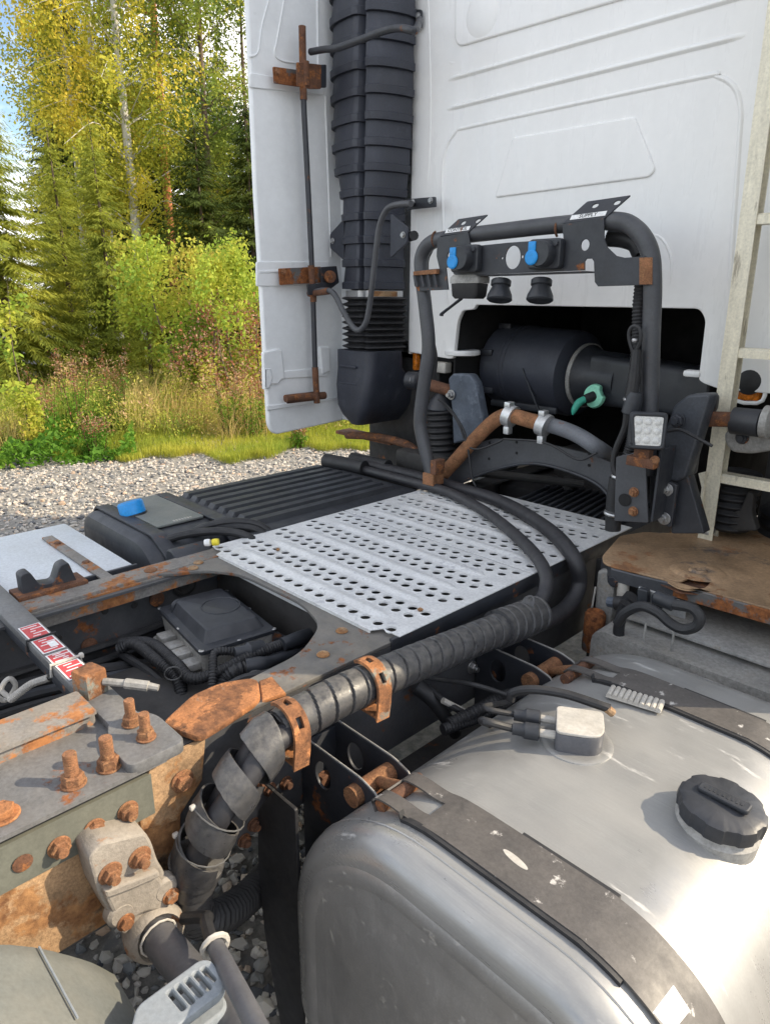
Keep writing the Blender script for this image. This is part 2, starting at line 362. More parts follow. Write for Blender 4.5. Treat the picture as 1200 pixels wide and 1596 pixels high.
ramp_mat('mixed_weed', [(0.122, 0.253, 0.046), (0.273, 0.402, 0.058), (0.519, 0.505, 0.080), (0.628, 0.475, 0.213), (0.628, 0.356, 0.281)], .4, seed_scale=1.6)
ramp_mat('seed_head', [(.36, .22, .14), (.46, .30, .20), (.40, .16, .08), (.30, .12, .07)], .3)
ramp_mat('stone', [(0.069, 0.071, 0.081), (0.161, 0.167, 0.172), (0.322, 0.310, 0.287), (0.414, 0.380, 0.333), (0.460, 0.425, 0.380), (0.529, 0.494, 0.448), (0.483, 0.345, 0.241)], 0, .9)
M('birch_bark', (.50, .48, .43), .8, var=.2, vs=9, blot=.18, bc=(.06, .055, .05), bls=6, bump=.3, bs=40)
M('pine_bark', (.40, .15, .06), .9, var=.35, vs=8, bump=.6, bs=30)
M('spruce_bark', (.13, .095, .07), .9, var=.35, vs=8, bump=.6, bs=30)
M('gravel_ground', (.24, .225, .20), .95, var=.45, vs=22, bump=1.0, bs=45, blot=.25, bc=(.17, .165, .16), bls=14)
def quads(C, U, W_):
    n = len(C); v = np.empty((n, 4, 3), 'f'); v[:, 0] = C-U; v[:, 1] = C-W_; v[:, 2] = C+U; v[:, 3] = C+W_
    return v.reshape(-1, 3)
def quad_mesh(name, verts, k=4):
    n = len(verts)//k; me = bpy.data.meshes.new(name); me.vertices.add(n*k); me.vertices.foreach_set('co', np.ascontiguousarray(verts, 'f').ravel())
    me.loops.add(n*k); me.loops.foreach_set('vertex_index', np.arange(n*k, dtype='i')); me.polygons.add(n)
    me.polygons.foreach_set('loop_start', np.arange(0, n*k, k, dtype='i')); me.update(calc_edges=True); return me
def rdir(n):
    v = rng.normal(size=(n, 3)); return v/np.linalg.norm(v, axis=1, keepdims=True)
def leafset(C, size, droop=.3, aspect=.62):
    n = len(C); u = rdir(n); u[:, 2] -= droop; u /= np.linalg.norm(u, axis=1, keepdims=True)
    w_ = np.cross(u, rdir(n)); w_ /= np.linalg.norm(w_, axis=1, keepdims=True)+1e-6
    s = size*rng.uniform(.6, 1.3, (n, 1)); return quads(C, u*s*.5, w_*s*.5*aspect)
def fast(name, me, mat, parent, wloc):
    me.materials.append(MAT[mat]); o = bpy.data.objects.new(name, me); o.location = wloc; return put(o, parent, wloc)
def trunk(name, base, pts, r, mat, parent): return obj(name, tube([base+V(p) for p in pts], r, n=9, sm=4), mat, parent, smooth=60)
def broadleaf(name, label, cat, base, H, spread, n_br, n_leaf, leaf, mat, bark, low=.25, group=None, lean=(0, 0), tr=.10, droop=.5, clump=.22, stems=1):
    t = thing(name, label, cat, base, group); C = []; bm = bmesh.new(); me_l = []
    for s in range(stems):
        a0 = rng.uniform(0, 6.28); off = V((math.cos(a0), math.sin(a0), 0))*(.12*s)
        L_ = V((lean[0]+rng.uniform(-.04, .04)*H*.2, lean[1]+rng.uniform(-.04, .04)*H*.2, 0))
        if stems > 1: L_ += off*H*.55
        pt = [off, off*1.2+L_*.25+V((0, 0, H*.3)), off*1.2+L_*.6+V((rng.uniform(-.1, .1), rng.uniform(-.1, .1), H*.62)), off+L_+V((0, 0, H*.97))]
        me_l.append(tube([base+p for p in pt], [tr, tr*.8, tr*.5, tr*.1], n=9, sm=5))
        path = spline(pt, 6)
        for k in range(n_br//stems):
            f = low+(1-low)*rng.uniform(0, 1)**.85; p = path[int(f*(len(path)-1))]; az = rng.uniform(0, 2*PI)
            ln = spread*(.35+.75*math.sin(PI*min(1, max(.05, (1-(f-low)/(1-low))*.86+.08))))*rng.uniform(.55, 1.15)
            up = rng.uniform(.25, .8); d = V((math.cos(az), math.sin(az), up)).normalized()
            e = p+d*ln*.6; tip = e+V((math.cos(az)*ln*.45, math.sin(az)*ln*.45, -droop*ln*.45))
            bp = [p, p.lerp(e, .55)+V((0, 0, .04*ln)), e, tip]
            me_l.append(tube([base+q for q in bp], [tr*.16*(1-f*.6), tr*.11*(1-f*.6), tr*.07, tr*.03], n=5, sm=3, cap=False))
            sp = np.array([list(q) for q in spline(bp, 10)]); m = max(6, int(n_leaf/n_br*rng.uniform(.6, 1.4)))
            idx = (len(sp)*rng.beta(2.2, 1.1, m)).astype(int).clip(0, len(sp)-1)
            nb = 6; cl = rng.normal(size=(nb, 3))*clump*ln*.6
            c = sp[idx]+cl[rng.integers(0, nb, m)]*rng.uniform(.2, 1, (m, 1))+rng.normal(size=(m, 3))*clump*.36*np.array([1, 1, 1.5])
            c[:, 2] -= np.abs(rng.normal(size=m))*droop*.35
            C.append(c)
    C = np.concatenate(C); obj('trunk', join(*me_l), bark, t, smooth=60)
    fast('crown', quad_mesh('crown', leafset(C, leaf)), mat, t, base); return t
def spruce_mesh(H, R, whorls, nb=7, twig=.22, seed=0, low=.06, dens=1.0):
    r_ = np.random.default_rng(seed); A = []; U = []; W_ = []
    for i in range(whorls):
        f = low+(1-low)*(i/whorls)**.9; z = H*f; rr = R*(1-f)**.85*r_.uniform(.8, 1.1)+.06
        for b in range(nb):
            z = H*f+r_.uniform(-1.3, 1.3)*H/whorls; dr = r_.uniform(.35, .8)
            az = 2*PI*(b/nb)+i*.7+r_.uniform(-.45, .45); L_ = rr*r_.uniform(.65, 1.12); n = max(4, int(L_/.042*dens)); s = np.linspace(.06, 1, n)
            zz = z+L_*(.12*s-dr*s**1.6*(1-f*.6)+.18*s**4)
            dx, dy = math.cos(az), math.sin(az)
            c = np.stack([dx*L_*s, dy*L_*s, zz], 1)
            for sg in (-1, 1, 0):
                a2 = az+sg*r_.uniform(.7, 1.1, n); ln = twig*(1.15-.75*s)*r_.uniform(.6, 1.3, n)*(1 if sg else .8)*(.55+.45*min(1, L_))
                d = np.stack([np.cos(a2), np.sin(a2), -.30-.35*r_.uniform(0, 1, n)-(.4 if sg == 0 else 0)], 1); d /= np.linalg.norm(d, axis=1, keepdims=True)
                A.append(c+d*ln[:, None]*.5+r_.normal(size=(n, 3))*.015); U.append(d*ln[:, None]*.5)
                side = np.cross(d, np.stack([r_.normal(size=n)*.5, r_.normal(size=n)*.5, np.ones(n)], 1)); side /= np.linalg.norm(side, axis=1, keepdims=True)
                W_.append(side*ln[:, None]*.065)
    return quad_mesh('crown', quads(np.concatenate(A), np.concatenate(U), np.concatenate(W_)))
def spruce(label, base, H, R, whorls, mat, seed, me=None, group=None, name='spruce_tree', **k):
    t = thing(name, label, 'tree', base, group)
    obj('trunk', tube([base, base+V((.03, .02, H*.5)), base+V((0, 0, H*.99))], [H*.010+.015, H*.006+.01, .006], n=8, sm=4), 'spruce_bark', t, smooth=60)
    me = me or spruce_mesh(H, R, whorls, seed=seed, **k)
    if len(me.materials) == 0: me.materials.append(MAT[mat])
    o = bpy.data.objects.new('crown', me); o.location = base; o.rotation_euler.z = seed*1.3; put(o, t, base); return t
# ground
def grid(x0, x1, y0, y1, n, f):
    xs = np.linspace(x0, x1, n); ys = np.linspace(y0, y1, n); bm = bmesh.new()
    vv = [[bm.verts.new((x, y, f(x, y))) for x in xs] for y in ys]
    for j in range(n-1):
        for i in range(n-1): bm.faces.new((vv[j][i], vv[j][i+1], vv[j+1][i+1], vv[j+1][i]))
    return bm
bm = bmesh.new()
for v in ((-300, -300, 0), (300, -300, 0), (300, 300, 0), (-300, 300, 0)): bm.verts.new(v)
bm.faces.new(bm.verts[:]); tag(obj('ground', bm, 'gravel_ground'), 'pale grey gravel yard under and beside the truck', 'ground', kind='structure')
# loose stones of the yard
ic = bmesh.new(); bmesh.ops.create_icosphere(ic, subdivisions=1, radius=1); iv = np.array([list(v.co) for v in ic.verts]); fi = np.array([[v.index for v in f.verts] for f in ic.faces]); ic.free()
ns = 30000; ang = rng.uniform(rad(32), rad(90), ns); ds = 3.2+rng.uniform(0, 1, ns)**.8*6.4
cx = CAM_LOC.x-np.sin(ang)*ds; cy = CAM_LOC.y+np.cos(ang)*ds
k2 = 2600; cx = np.concatenate([cx, rng.uniform(-.5, .75, k2)]); cy = np.concatenate([cy, rng.uniform(.2, 1.6, k2)]); ns += k2
sz = (.008+.034*rng.beta(1.1, 5.5, ns))
sc = sz[:, None]*rng.uniform(.6, 1.35, (ns, 3))*np.array([1, 1, .72]); th = rng.uniform(0, 6.28, ns)
vv = iv[None]*sc[:, None, :]*rng.uniform(.62, 1.3, (ns, 12, 1)); c_, s_ = np.cos(th)[:, None], np.sin(th)[:, None]
x = vv[..., 0]*c_-vv[..., 1]*s_; y = vv[..., 0]*s_+vv[..., 1]*c_
vv = np.stack([x+cx[:, None], y+cy[:, None], vv[..., 2]+sz[:, None]*.3], -1).reshape(-1, 3)
tri = (fi[None]+(np.arange(ns)*12)[:, None, None]).reshape(-1, 3)
me = bpy.data.meshes.new('gravel_stones'); me.vertices.add(len(vv)); me.vertices.foreach_set('co', vv.astype('f').ravel()); me.loops.add(tri.size); me.loops.foreach_set('vertex_index', tri.astype('i').ravel())
me.polygons.add(len(tri)); me.polygons.foreach_set('loop_start', np.arange(0, tri.size, 3, dtype='i')); me.update(calc_edges=True); me.polygons.foreach_set('use_smooth', [False]*len(tri))
tag(fast('gravel_stones', me, 'stone', None, V((0, 0, 0))), 'loose grey and tan stones scattered over the gravel yard', 'gravel', kind='stuff')
# grass and weeds along the edge of the yard
def blades(n, d0, d1, h0, h1, wd, power=1.0, a0=44, a1=82, edge=None, lean=.35):
    an = rng.uniform(rad(a0), rad(a1), n); d = d0+(d1-d0)*rng.uniform(0, 1, n)**power
    wob = .45*np.sin(an*17)+.35*np.sin(an*41+1.3)+.2*np.sin(an*90); d = d+wob*.55
    B = np.stack([CAM_LOC.x-np.sin(an)*d, CAM_LOC.y+np.cos(an)*d, np.zeros(n)], 1)
    cl = .55+.45*np.sin(B[:, 0]*2.1+np.sin(B[:, 1]*1.7)*2)*np.sin(B[:, 1]*2.3+1)
    h = (h0+(h1-h0)*rng.uniform(0, 1, n))*(.55+.6*cl.clip(0, 1)); az = rng.uniform(0, 6.28, n); l = h*lean*rng.uniform(.1, 1.2, n)
    D = np.stack([np.cos(az), np.sin(az), np.zeros(n)], 1); S = np.stack([-np.sin(az+.8), np.cos(az+.8), np.zeros(n)], 1)*wd*rng.uniform(.6, 1.4, (n, 1))
    T = B+D*l[:, None]; T[:, 2] = h; Mi = B+D*(l*.35)[:, None]; Mi[:, 2] = h*.6
    return np.stack([B-S, Mi+S*.9, T, Mi-S*.9], 1).reshape(-1, 3), T
v1, T1 = blades(24000, 8.9, 13.5, .25, .8, .0042, .8, lean=.8)
tag(fast('tall_grass', quad_mesh('tall_grass', v1), 'grass_blade', None, V((0, 0, 0))), 'tall yellow green autumn grass and weeds below the forest edge', 'grass', kind='stuff')
v2, T2 = blades(30000, 7.9, 9.6, .05, .17, .003, 1.4, a0=44, a1=72)
tag(fast('short_grass', quad_mesh('short_grass', v2), 'short_grass', None, V((0, 0, 0))), 'short bright yellow green grass where the gravel ends', 'grass', kind='stuff')
n = 9000; an = rng.uniform(rad(66), rad(80), n); d = rng.uniform(7.9, 10.5, n); c = np.stack([CAM_LOC.x-np.sin(an)*d, CAM_LOC.y+np.cos(an)*d, rng.uniform(.03, .42, n)*(.45+.35*np.sin(an*47+d*2.1)+.2*np.sin(an*120+d))], 1)
tag(fast('broad_leaf_weeds', quad_mesh('broad_leaf_weeds', leafset(c, .07, .1, .5)), 'weed_leaf', None, V((0, 0, 0))), 'low lush green broad leaved weeds at the gravel edge', 'weeds', kind='stuff')
n = 85000; an = rng.uniform(rad(46), rad(82), n); d = 8.7+rng.uniform(0, 1, n)**.8*4
hh = .28+.55*(.5+.5*np.sin(an*38+np.sin(d*3)*1.5))*(.6+.4*np.sin(an*97+d*4)); c = np.stack([CAM_LOC.x-np.sin(an)*d, CAM_LOC.y+np.cos(an)*d, rng.uniform(.02, 1, n)**.8*hh*1.15], 1)
tag(fast('mixed_weeds', quad_mesh('mixed_weeds', leafset(c, .045, -.3, .32)), 'mixed_weed', None, V((0, 0, 0))), 'tangled green yellow and reddish weeds below the trees', 'weeds', kind='stuff')
# tall seeding weeds one can tell apart
def seed_weed(base, H, dense, mat, label, lm='weed_leaf'):
    t = thing('tall_weed', label, 'weed', base, 'tall weeds at the forest edge'); st = []; hd = []; lf = []
    for k in range(dense):
        a = rng.uniform(0, 6.28); o = V((math.cos(a), math.sin(a), 0)); h = H*rng.uniform(.7, 1.05); p0 = base+o*rng.uniform(.01, .1); p1 = p0+o*h*rng.uniform(.05, .2)+V((0, 0, h))
        st.append(tube([p0, p0.lerp(p1, .5)+o*.02, p1], [.005, .004, .002], n=4, sm=2, cap=False))
        m = 60; f = rng.uniform(.62, 1.0, m); c = np.array(p0)+np.outer(f, np.array(p1-p0))+rng.normal(size=(m, 3))*.035; hd.append(c)
        f = rng.uniform(.1, .7, m); lf.append(np.array(p0)+np.outer(f, np.array(p1-p0))+rng.normal(size=(m, 3))*.035)
    obj('stem', join(*st), mat, t)
    tag(fast('seed_head', quad_mesh('seed_head', leafset(np.concatenate(hd)-np.array(base), .035, 0, .3)), 'seed_head', t, base), kind='stuff')
    tag(fast('leaves', quad_mesh('leaves', leafset(np.concatenate(lf)-np.array(base), .06, .2, .25)), lm, t, base), kind='stuff')
for px, dd, H, n, lb in ((95, 9.2, 1.25, 9, 'tall brown seed headed weed standing highest above the grass'), (165, 9.4, 1.15, 8, 'pinkish seeding weed beside the brown seed headed weed'),
                         (118, 8.3, .5, 8, 'low reddish weed at the edge of the gravel'), (345, 8.9, .95, 8, 'reddish weed clump growing in front of the leafy bush'),
                         (385, 8.8, .85, 9, 'rust red weed clump near the white truck fairing'), (40, 8.9, .9, 7, 'pale pink seeding weed above the lush green weeds'), (455, 8.2, .32, 7, 'small reddish weed tuft in the short grass below the fairing')):
    seed_weed(G(px, dd), H, n, 'rust_dark', lb)
# trees
bark = 'birch_bark'
broadleaf('birch_tree', 'tall yellow birch with a slender white trunk', 'tree', G(222, 15.5), 12.0, 2.3, 90, 46000, .066, 'birch_leaf', bark, low=.22, lean=(-.5, .2), tr=.11)
broadleaf('birch_tree', 'yellowing birch with an open crown against the sky', 'tree', G(140, 16.5), 8.8, 1.35, 60, 24000, .068, 'birch_leaf', bark, low=.22, tr=.09)
broadleaf('birch_tree', 'golden birch crown squeezed between the spruce and the white trunked birch', 'tree', G(180, 18), 12.5, 1.7, 70, 28000, .075, 'birch_leaf', bark, low=.3, tr=.10)
broadleaf('aspen_tree', 'tall green open crowned aspen rising beside the red barked pine', 'tree', G(335, 16), 10.4, 1.9, 80, 26000, .066, 'aspen_leaf', 'spruce_bark', low=.28, tr=.09, droop=.3)
broadleaf('aspen_tree', 'green leafy aspen half hidden by the white truck fairing', 'tree', G(402, 17), 9.5, 1.8, 70, 11000, .08, 'aspen_leaf', 'spruce_bark', low=.3, tr=.08)
broadleaf('leafy_bush', 'bright green and yellow many stemmed bush beside the white fairing', 'bush', G(330, 10.6), 2.45, .9, 100, 22000, .06, 'bush_leaf', 'spruce_bark', low=.06, tr=.022, droop=.15, stems=6, clump=.2)
broadleaf('leafy_bush', 'brownish dry bush touching the bright green bush', 'bush', G(400, 10.2), 1.7, .6, 50, 4200, .045, 'seed_head', 'spruce_bark', low=.06, tr=.016, droop=.1, stems=5)
broadleaf('sapling', 'thin sapling with round yellow leaves at the gravel edge', 'sapling', G(12, 8.6), 1.95, .3, 26, 900, .065, 'bush_leaf', 'spruce_bark', low=.15, tr=.012, droop=.2, clump=.1)
# pine
pb = G(272, 19); t = thing('pine_tree', 'pine with a bare reddish trunk behind the birches', 'tree', pb)
trunk('trunk', pb, [(0, 0, 0), (.05, 0, 4), (.0, .05, 8), (-.1, .05, 14)], [.12, .10, .08, .05], 'pine_bark', t)
C = []; br = []
for k in range(46):
    f = rng.uniform(.55, 1); a = rng.uniform(0, 6.28); L_ = 2.2*(1.15-f)+.4; p0 = V((0, 0, 14*f)); p1 = p0+V((math.cos(a)*L_, math.sin(a)*L_, L_*.35)); br.append(tube([pb+p0, pb+p0.lerp(p1, .5), pb+p1], [.04, .03, .01], n=5, sm=2, cap=False))
    C.append(np.array(p0)+np.outer(rng.uniform(.45, 1.05, 190), np.array(p1-p0))+rng.normal(size=(190, 3))*.22)
obj('limb', join(*br), 'pine_bark', t, smooth=60)
fast('crown', quad_mesh('crown', leafset(np.concatenate(C), .16, -.2, .14)), 'spruce_needle', t, pb)
spruce('broad sunlit spruce with drooping boughs beside the sapling', G(2, 12.2), 5.0, 2.1, 42, 'spruce_needle', 3, nb=10, twig=.21, dens=1.35)
spruce('slender sunlit spruce in front of the white birch trunk', G(168, 12.4), 4.3, 1.25, 36, 'spruce_needle', 5, nb=10, twig=.19, dens=1.4)
spruce('small bright spruce just above the weeds', G(222, 11.4), 2.6, .8, 26, 'spruce_needle', 8, nb=9, twig=.17, dens=1.4)
spruce('dull spruce with dry brown twigs between the two sunlit spruces', G(105, 13.2), 4.3, 1.4, 30, 'spruce_needle', 9, nb=9, twig=.2, dens=1.3)
spruce('dark spruce standing in shade behind the bright green bush', G(320, 14.5), 4.9, 1.8, 40, 'shaded_needle', 12, nb=9, twig=.24, dens=1.2)
spruce('dark spruce beside the white fairing edge in forest shade', G(395, 15), 5.3, 1.9, 40, 'shaded_needle', 13, nb=9, twig=.24, dens=1.2)
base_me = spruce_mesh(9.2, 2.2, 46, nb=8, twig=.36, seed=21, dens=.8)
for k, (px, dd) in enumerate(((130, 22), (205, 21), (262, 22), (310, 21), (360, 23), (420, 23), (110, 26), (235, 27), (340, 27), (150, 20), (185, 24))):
    spruce('dark tall spruce in the shaded forest behind the birches', G(px, dd+rng.uniform(-.6, .6)), 9.2, 2.2, 40, 'shaded_needle', k, me=base_me, group='spruces of the dark forest behind')
# ------------------------------------------------------------------ the truck
TR = thing('truck', 'white tractor truck with its bare rusty chassis behind the cab', 'truck', V((0, 1.5, 0)))
def part(name, me, mat, parent=None, label=None, smooth=35): return obj(name, me, mat, parent or TR, label, smooth)
def YZ(x, pts): return [V((x, a, b)) for a, b in pts]
def XZ(y, pts): return [V((a, y, b)) for a, b in pts]
def XY(z, pts): return [V((a, b, z)) for a, b in pts]
def pp(pts, **k): return [P(x, y, **k) for x, y in pts]
X_, Y_, Z_ = V((1, 0, 0)), V((0, 1, 0)), V((0, 0, 1))

# --- frame rails
def rail(s):
    o, i, t = .425*s, .335*s, .008
    pr = [(o, .65), (i, .65), (i, .65+t), (o-t*s, .65+t), (o-t*s, .95-t), (i, .95-t), (i, .95), (o, .95)]
    return prism(XZ(-1.9, pr), (0, 5.1, 0), bev=.002)
rr = part('frame_rail', rail(1), 'frame_paint', label='dusty grey frame rail beside the fuel tank')
rl = part('frame_rail', rail(-1), 'frame_paint', label='dark frame rail beside the white box')
for i, (y, z) in enumerate(((.56, .83), (.70, .87), (.79, .86), (.95, .90), (1.02, .80), (.62, .76))):
    bolt((-.417, y, z), X_, .011, 'engine_dark', rl, 'pan')
for (y, z) in ((.64, .78), (.86, .86)):
    part('rail_hole', lathe([(.019, 0), (.024, .004), (.024, .01), (.018, .012)], (-.417, y, z), X_, 16), 'rust_dark', rl)
part('drain_hole_ring', lathe([(.034, 0), (.04, .006), (.04, .016), (.03, .02), (.02, .006)], (-.417, .955, .885), X_, 20), 'engine_dark', rl)
# rusty angle on the far rail
part('rail_top_strip', sheet(rnd(XY(.9575, [(-.445, .46), (-.36, .46), (-.365, 1.16), (-.445, 1.19)]), .03), .012), 'rail_strip', label='rust streaked strip on the far frame rail')
part('rail_top_angle', prism(XZ(.46, [(-.362, .905), (-.352, .905), (-.352, .955), (-.362, .955)]), (0, .62, 0)), 'rail_strip')
cr = part('fork_cradle', prism(rnd(YZ(-.50, [(.50, .955), (.50, 1.03), (.525, 1.035), (.545, .99), (.585, .985), (.605, 1.03), (.63, 1.035), (.65, .955)]), .01), (.045, 0, 0), bev=.003), 'dark_paint', label='forked dark cradle standing on the far rail')
part('cradle_foot', box((-.475, .575, .968), (.085, .19, .014)), 'rust_dark', cr)
bolt((-.40, .845, .9635), Z_, .02, 'rust', TR, 'pan', 'rivet')
# crossmember gusset under the deck
cm = part('crossmember_plate', sheet(rnd(XY(.9565, [(-.425, .80), (-.345, .86), (-.30, .97), (-.19, 1.035), (.10, 1.04), (.235, .995), (.315, .87), (.335, .62), (.425, .62), (.425, 1.22), (-.425, 1.22)]), .05), .010), 'frame_top')
part('crossmember_web', box((0, 1.075, .87), (.80, .012, .16), bev=.002), 'engine_dark', cm)
for x, y in ((-.36, .985), (-.33, .95), (.36, .90), (.30, 1.01)): bolt((x, y, .962), Z_, .016, 'rust_light', cm, 'pan', 'rivet')
# saddle plates, rusty, on the near rail
sd_ = part('rust_saddle', prism(rnd(pp([(252, 1137), (300, 1092), (345, 1072), (392, 1065), (403, 1069), (407, 1098), (360, 1130), (312, 1160)], Z=.957), .02), (0, 0, .014), bev=.004), 'rust_orange', label='orange rusted saddle plate on the near rail')
part('rust_saddle_end', prism(pp([(404, 1067), (424, 1060), (446, 1086), (409, 1098)], Z=.957), (0, 0, .010), bev=.003), 'rust_orange', sd_)
rg = part('rust_gusset', prism(YZ(.4265, [(.435, .95), (.545, .95), (.53, .86), (.47, .80), (.40, .82), (.40, .88)]), (.008, 0, 0), bev=.002), 'rust_light')
bolt(P(284, 1217, X=.436), X_, .017, 'rust', rg)

# --- crossbar with warning labels
cb = part('cross_bar', join(box((-.32, .443, .968), (1.50, .060, .022), bev=.003), sheet(rnd(XY(.969, [(.30, .413), (.37, .385), (.455, .385), (.455, .495), (.34, .495), (.30, .473)]), .02), .023)), 'bar_paint', label='grey crossbar with red warning labels')
part('bar_skirt', box((-.32, .416, .945), (1.46, .005, .026), bev=.001), 'dark_paint', cb)
lz = .9801
for (x0, x1) in ((-.235, -.15), (-.143, -.06), (-.048, .005), (.012, .095)):
    lb = part('warning_label', box(((x0+x1)/2, .443, lz), (x1-x0, .05, .0006), bev=0), 'white_paper', cb, smooth=None)
    part('red_print', box(((x0+x1)/2, .443, lz+.0005), (x1-x0-.008, .043, .0006), bev=0), 'label_red', cb, smooth=None)
    for k in range(5):
        xx = x0+(x1-x0)*(.17+.165*k); ln = (.03, .018, .034, .026, .012)[(k+int(x0*100)) % 5]
        part('print_line', box((xx, .443+(.008 if k % 2 else -.003), lz+.001), (.0035, ln, .0006), bev=0), 'white_paper', cb, smooth=None)
part('label_panel', box((-.095, .452, lz+.0012), (.03, .018, .0006), bev=0), 'white_paper', cb, smooth=None)
for x, m in ((-.146, 'rubber'), (.008, 'cable_white')):
    part('cable_tie', tube([(x, .409, .955), (x, .410, .983), (x, .476, .983), (x, .477, .955)], .0035, n=6, sm=1), m, cb)
part('tie_head', box((.008, .478, .982), (.012, .010, .012)), 'cable_white', cb)
pc = P(140, 1062, Z=1.005)
nb = part('grease_block', box(pc, (.052, .05, .058), rot=.25, bev=.006), 'rust_orange', cb, label='rusty grease block on the crossbar')
part('grease_fitting', tube([pc+V((.02, .02, .0)), pc+V((.05, .05, -.004)), pc+V((.052, .052, -.004)), pc+V((.085, .085, -.01)), pc+V((.086, .086, -.01)), pc+V((.10, .10, -.014))], [.008, .008, .011, .011, .008, .007], n=8, sm=1), 'alu_dirty', cb)
a = pc+V((-.02, -.022, .004)); h1 = P(70, 1056, X=-.02)
part('grease_hose', tube([a, P(112, 1052, X=.04), P(75, 1058, X=-.02)], .005, n=8), 'rubber', cb)
part('hose_spring', tube(fine([P(76, 1057, X=-.02), P(50, 1066, X=-.05), P(30, 1080, X=-.08), P(15, 1092, X=-.1)], .0022), .0085, n=8, sm=1, fr=lambda s, a: 1+.16*math.sin(s/.0065*2*PI)), 'cable_white', cb)
part('hose_loop', tube([P(18, 1090, X=-.1), P(2, 1075, X=-.12), P(14, 1058, X=-.12), P(24, 1070, X=-.12), P(8, 1092, X=-.13), P(-12, 1080, X=-.14)], .006, n=8), 'cable_white', cb)
for px, py in ((205, 1128), (228, 1150)): bolt(P(px, py, Z=.982), Z_, .016, 'rust', cb, 'stud', 'stud_bolt')

# --- mounting angle with studs on the near rail
ma = part('mounting_angle', prism(XZ(-1.2, [(.235, .951), (.449, .951), (.454, .955), (.454, .963), (.235, .963)]), (0, 1.655, 0), bev=.002), 'bar_paint', label='grey mounting angle with rusty studs')
part('shim_plate', prism(XZ(-1.2, [(.40, .936), (.431, .936), (.431, .9508), (.40, .9508)]), (0, 1.645, 0), bev=.002), 'frame_top', ma)
part('angle_leg', prism(XZ(-1.2, [(.427, .845), (.437, .845), (.437, .932), (.427, .932)]), (0, 1.63, 0), bev=.002), 'green_paint', ma, label='green grey angle leg bolted to the rail')
part('top_channel', prism(XZ(-1.2, [(.19, .963), (.262, .963), (.262, .99), (.275, .992), (.275, 1.0), (.18, 1.0), (.18, .992), (.19, .99)]), (0, 1.605, 0), bev=.002), 'rail_strip', ma)
for px, py in ((115, 1222), (170, 1196)): bolt(P(px, py, Z=.9635), Z_, .019, 'rust', ma, 'stud', 'stud_bolt')
bolt(P(4, 1272, Z=.9635), Z_, .02, 'rust_orange', ma, 'hex')
for px, py in ((92, 1320), (147, 1292), (199, 1264)): bolt(P(px, py, X=.4375), X_, .017, 'rust', ma, 'flange')
part('slot_hole', lathe([(.013, 0), (.016, .002), (.012, .003)], P(35, 1345, X=.4375), X_, 16), 'rust_dark', ma)
part('rust_web', prism(rnd(YZ(.4255, [(-.6, .66), (-.6, .842), (.43, .842), (.46, .90), (.49, .90), (.47, .70), (.46, .66)]), .01), (.005, 0, 0), bev=.001), 'rust_light', ma, label='tan rusted lower web of the near rail')
# --- cast bracket with tube and fender
ct = [(q.y, q.z) for q in pp([(139, 1340), (160, 1318), (230, 1301), (240, 1318), (249, 1346), (277, 1391), (277, 1438), (262, 1447), (240, 1432), (216, 1440), (197, 1464), (176, 1436), (154, 1396)], X=.50)]
cbk = part('cast_bracket', prism(rnd(YZ(.432, ct), .010), (.062, 0, 0), bev=.005), 'cast_steel', label='pale cast bracket bolted below the near rail')
part('bracket_boss', prism(rnd(YZ(.488, [(q.y, q.z) for q in pp([(158, 1388), (240, 1358), (272, 1395), (270, 1425), (235, 1418), (210, 1428), (190, 1448), (178, 1430)], X=.50)]), .015), (.016, 0, 0), bev=.006), 'cast_steel', cbk)
for px, py in ((262, 1392), (193, 1431)): q = P(px, py, X=.51); part('bolt_boss', lathe([(.026, -.02), (.025, -.004), (.019, .002)], V((.503, q.y, q.z)), X_, 22), 'cast_steel', cbk)
part('bracket_ledge', prism(rnd(YZ(.490, [(q.y, q.z) for q in pp([(158, 1384), (200, 1368), (243, 1352), (246, 1362), (205, 1380), (162, 1396)], X=.50)]), .006), (.022, 0, 0), bev=.004), 'cast_steel', cbk)
part('bracket_socket', lathe([(.05, -.03), (.056, 0), (.05, .02), (.042, .03), (.036, .018)], (.495, .378, .648), (1, -.05, .25), 24), 'cast_steel', cbk)
for px, py, k, m, r in ((172, 1362, 'nut', 'rust', .015), (218, 1337, 'nut', 'rust', .015), (192, 1432, 'hex', 'rust_orange', .012), (262, 1392, 'hex', 'rust_orange', .012)):
    q = P(px, py, X=.495); q.x = .494 if k == 'nut' else .505; bolt(q, X_, r, m, cbk, k)
tb = part('fender_tube', tube([(.46, .378, .640), (.62, .367, .685), (.98, .345, .78)], .031, n=18, sm=4), 'fender_tube_paint', label='grey tube carrying the rear fender')
part('tube_tie', tube([V((.535, .372, .662))+V((-.008, .034*math.cos(a), .034*math.sin(a))) for a in np.linspace(0, 2*PI, 14)], .0022, n=6, sm=1), 'cable_white', tb)
part('marker_cable', tube([(.52, .425, .66), (.58, .44, .70), (.62, .42, .735), (.70, .39, .775), (.84, .35, .84), (1.0, .31, .90)], .011, n=10), 'rubber', tb)
part('cable_conduit', tube([(.70, .392, .775), (.84, .352, .84), (1.0, .31, .90)], .0145, n=12), 'fender_tube_paint', tb)
part('cable_clamp', tube([V((.70, .392, .775))+V((.004*math.cos(a), .02*math.cos(a), .02*math.sin(a))) for a in np.linspace(0, 2*PI, 14)], .005, n=6, sm=1), 'cable_white', tb)
br_ = pp([(213, 1575), (312, 1502), (330, 1502), (352, 1538), (348, 1553), (285, 1600), (260, 1625), (200, 1630)], Z=.80)
sl = []
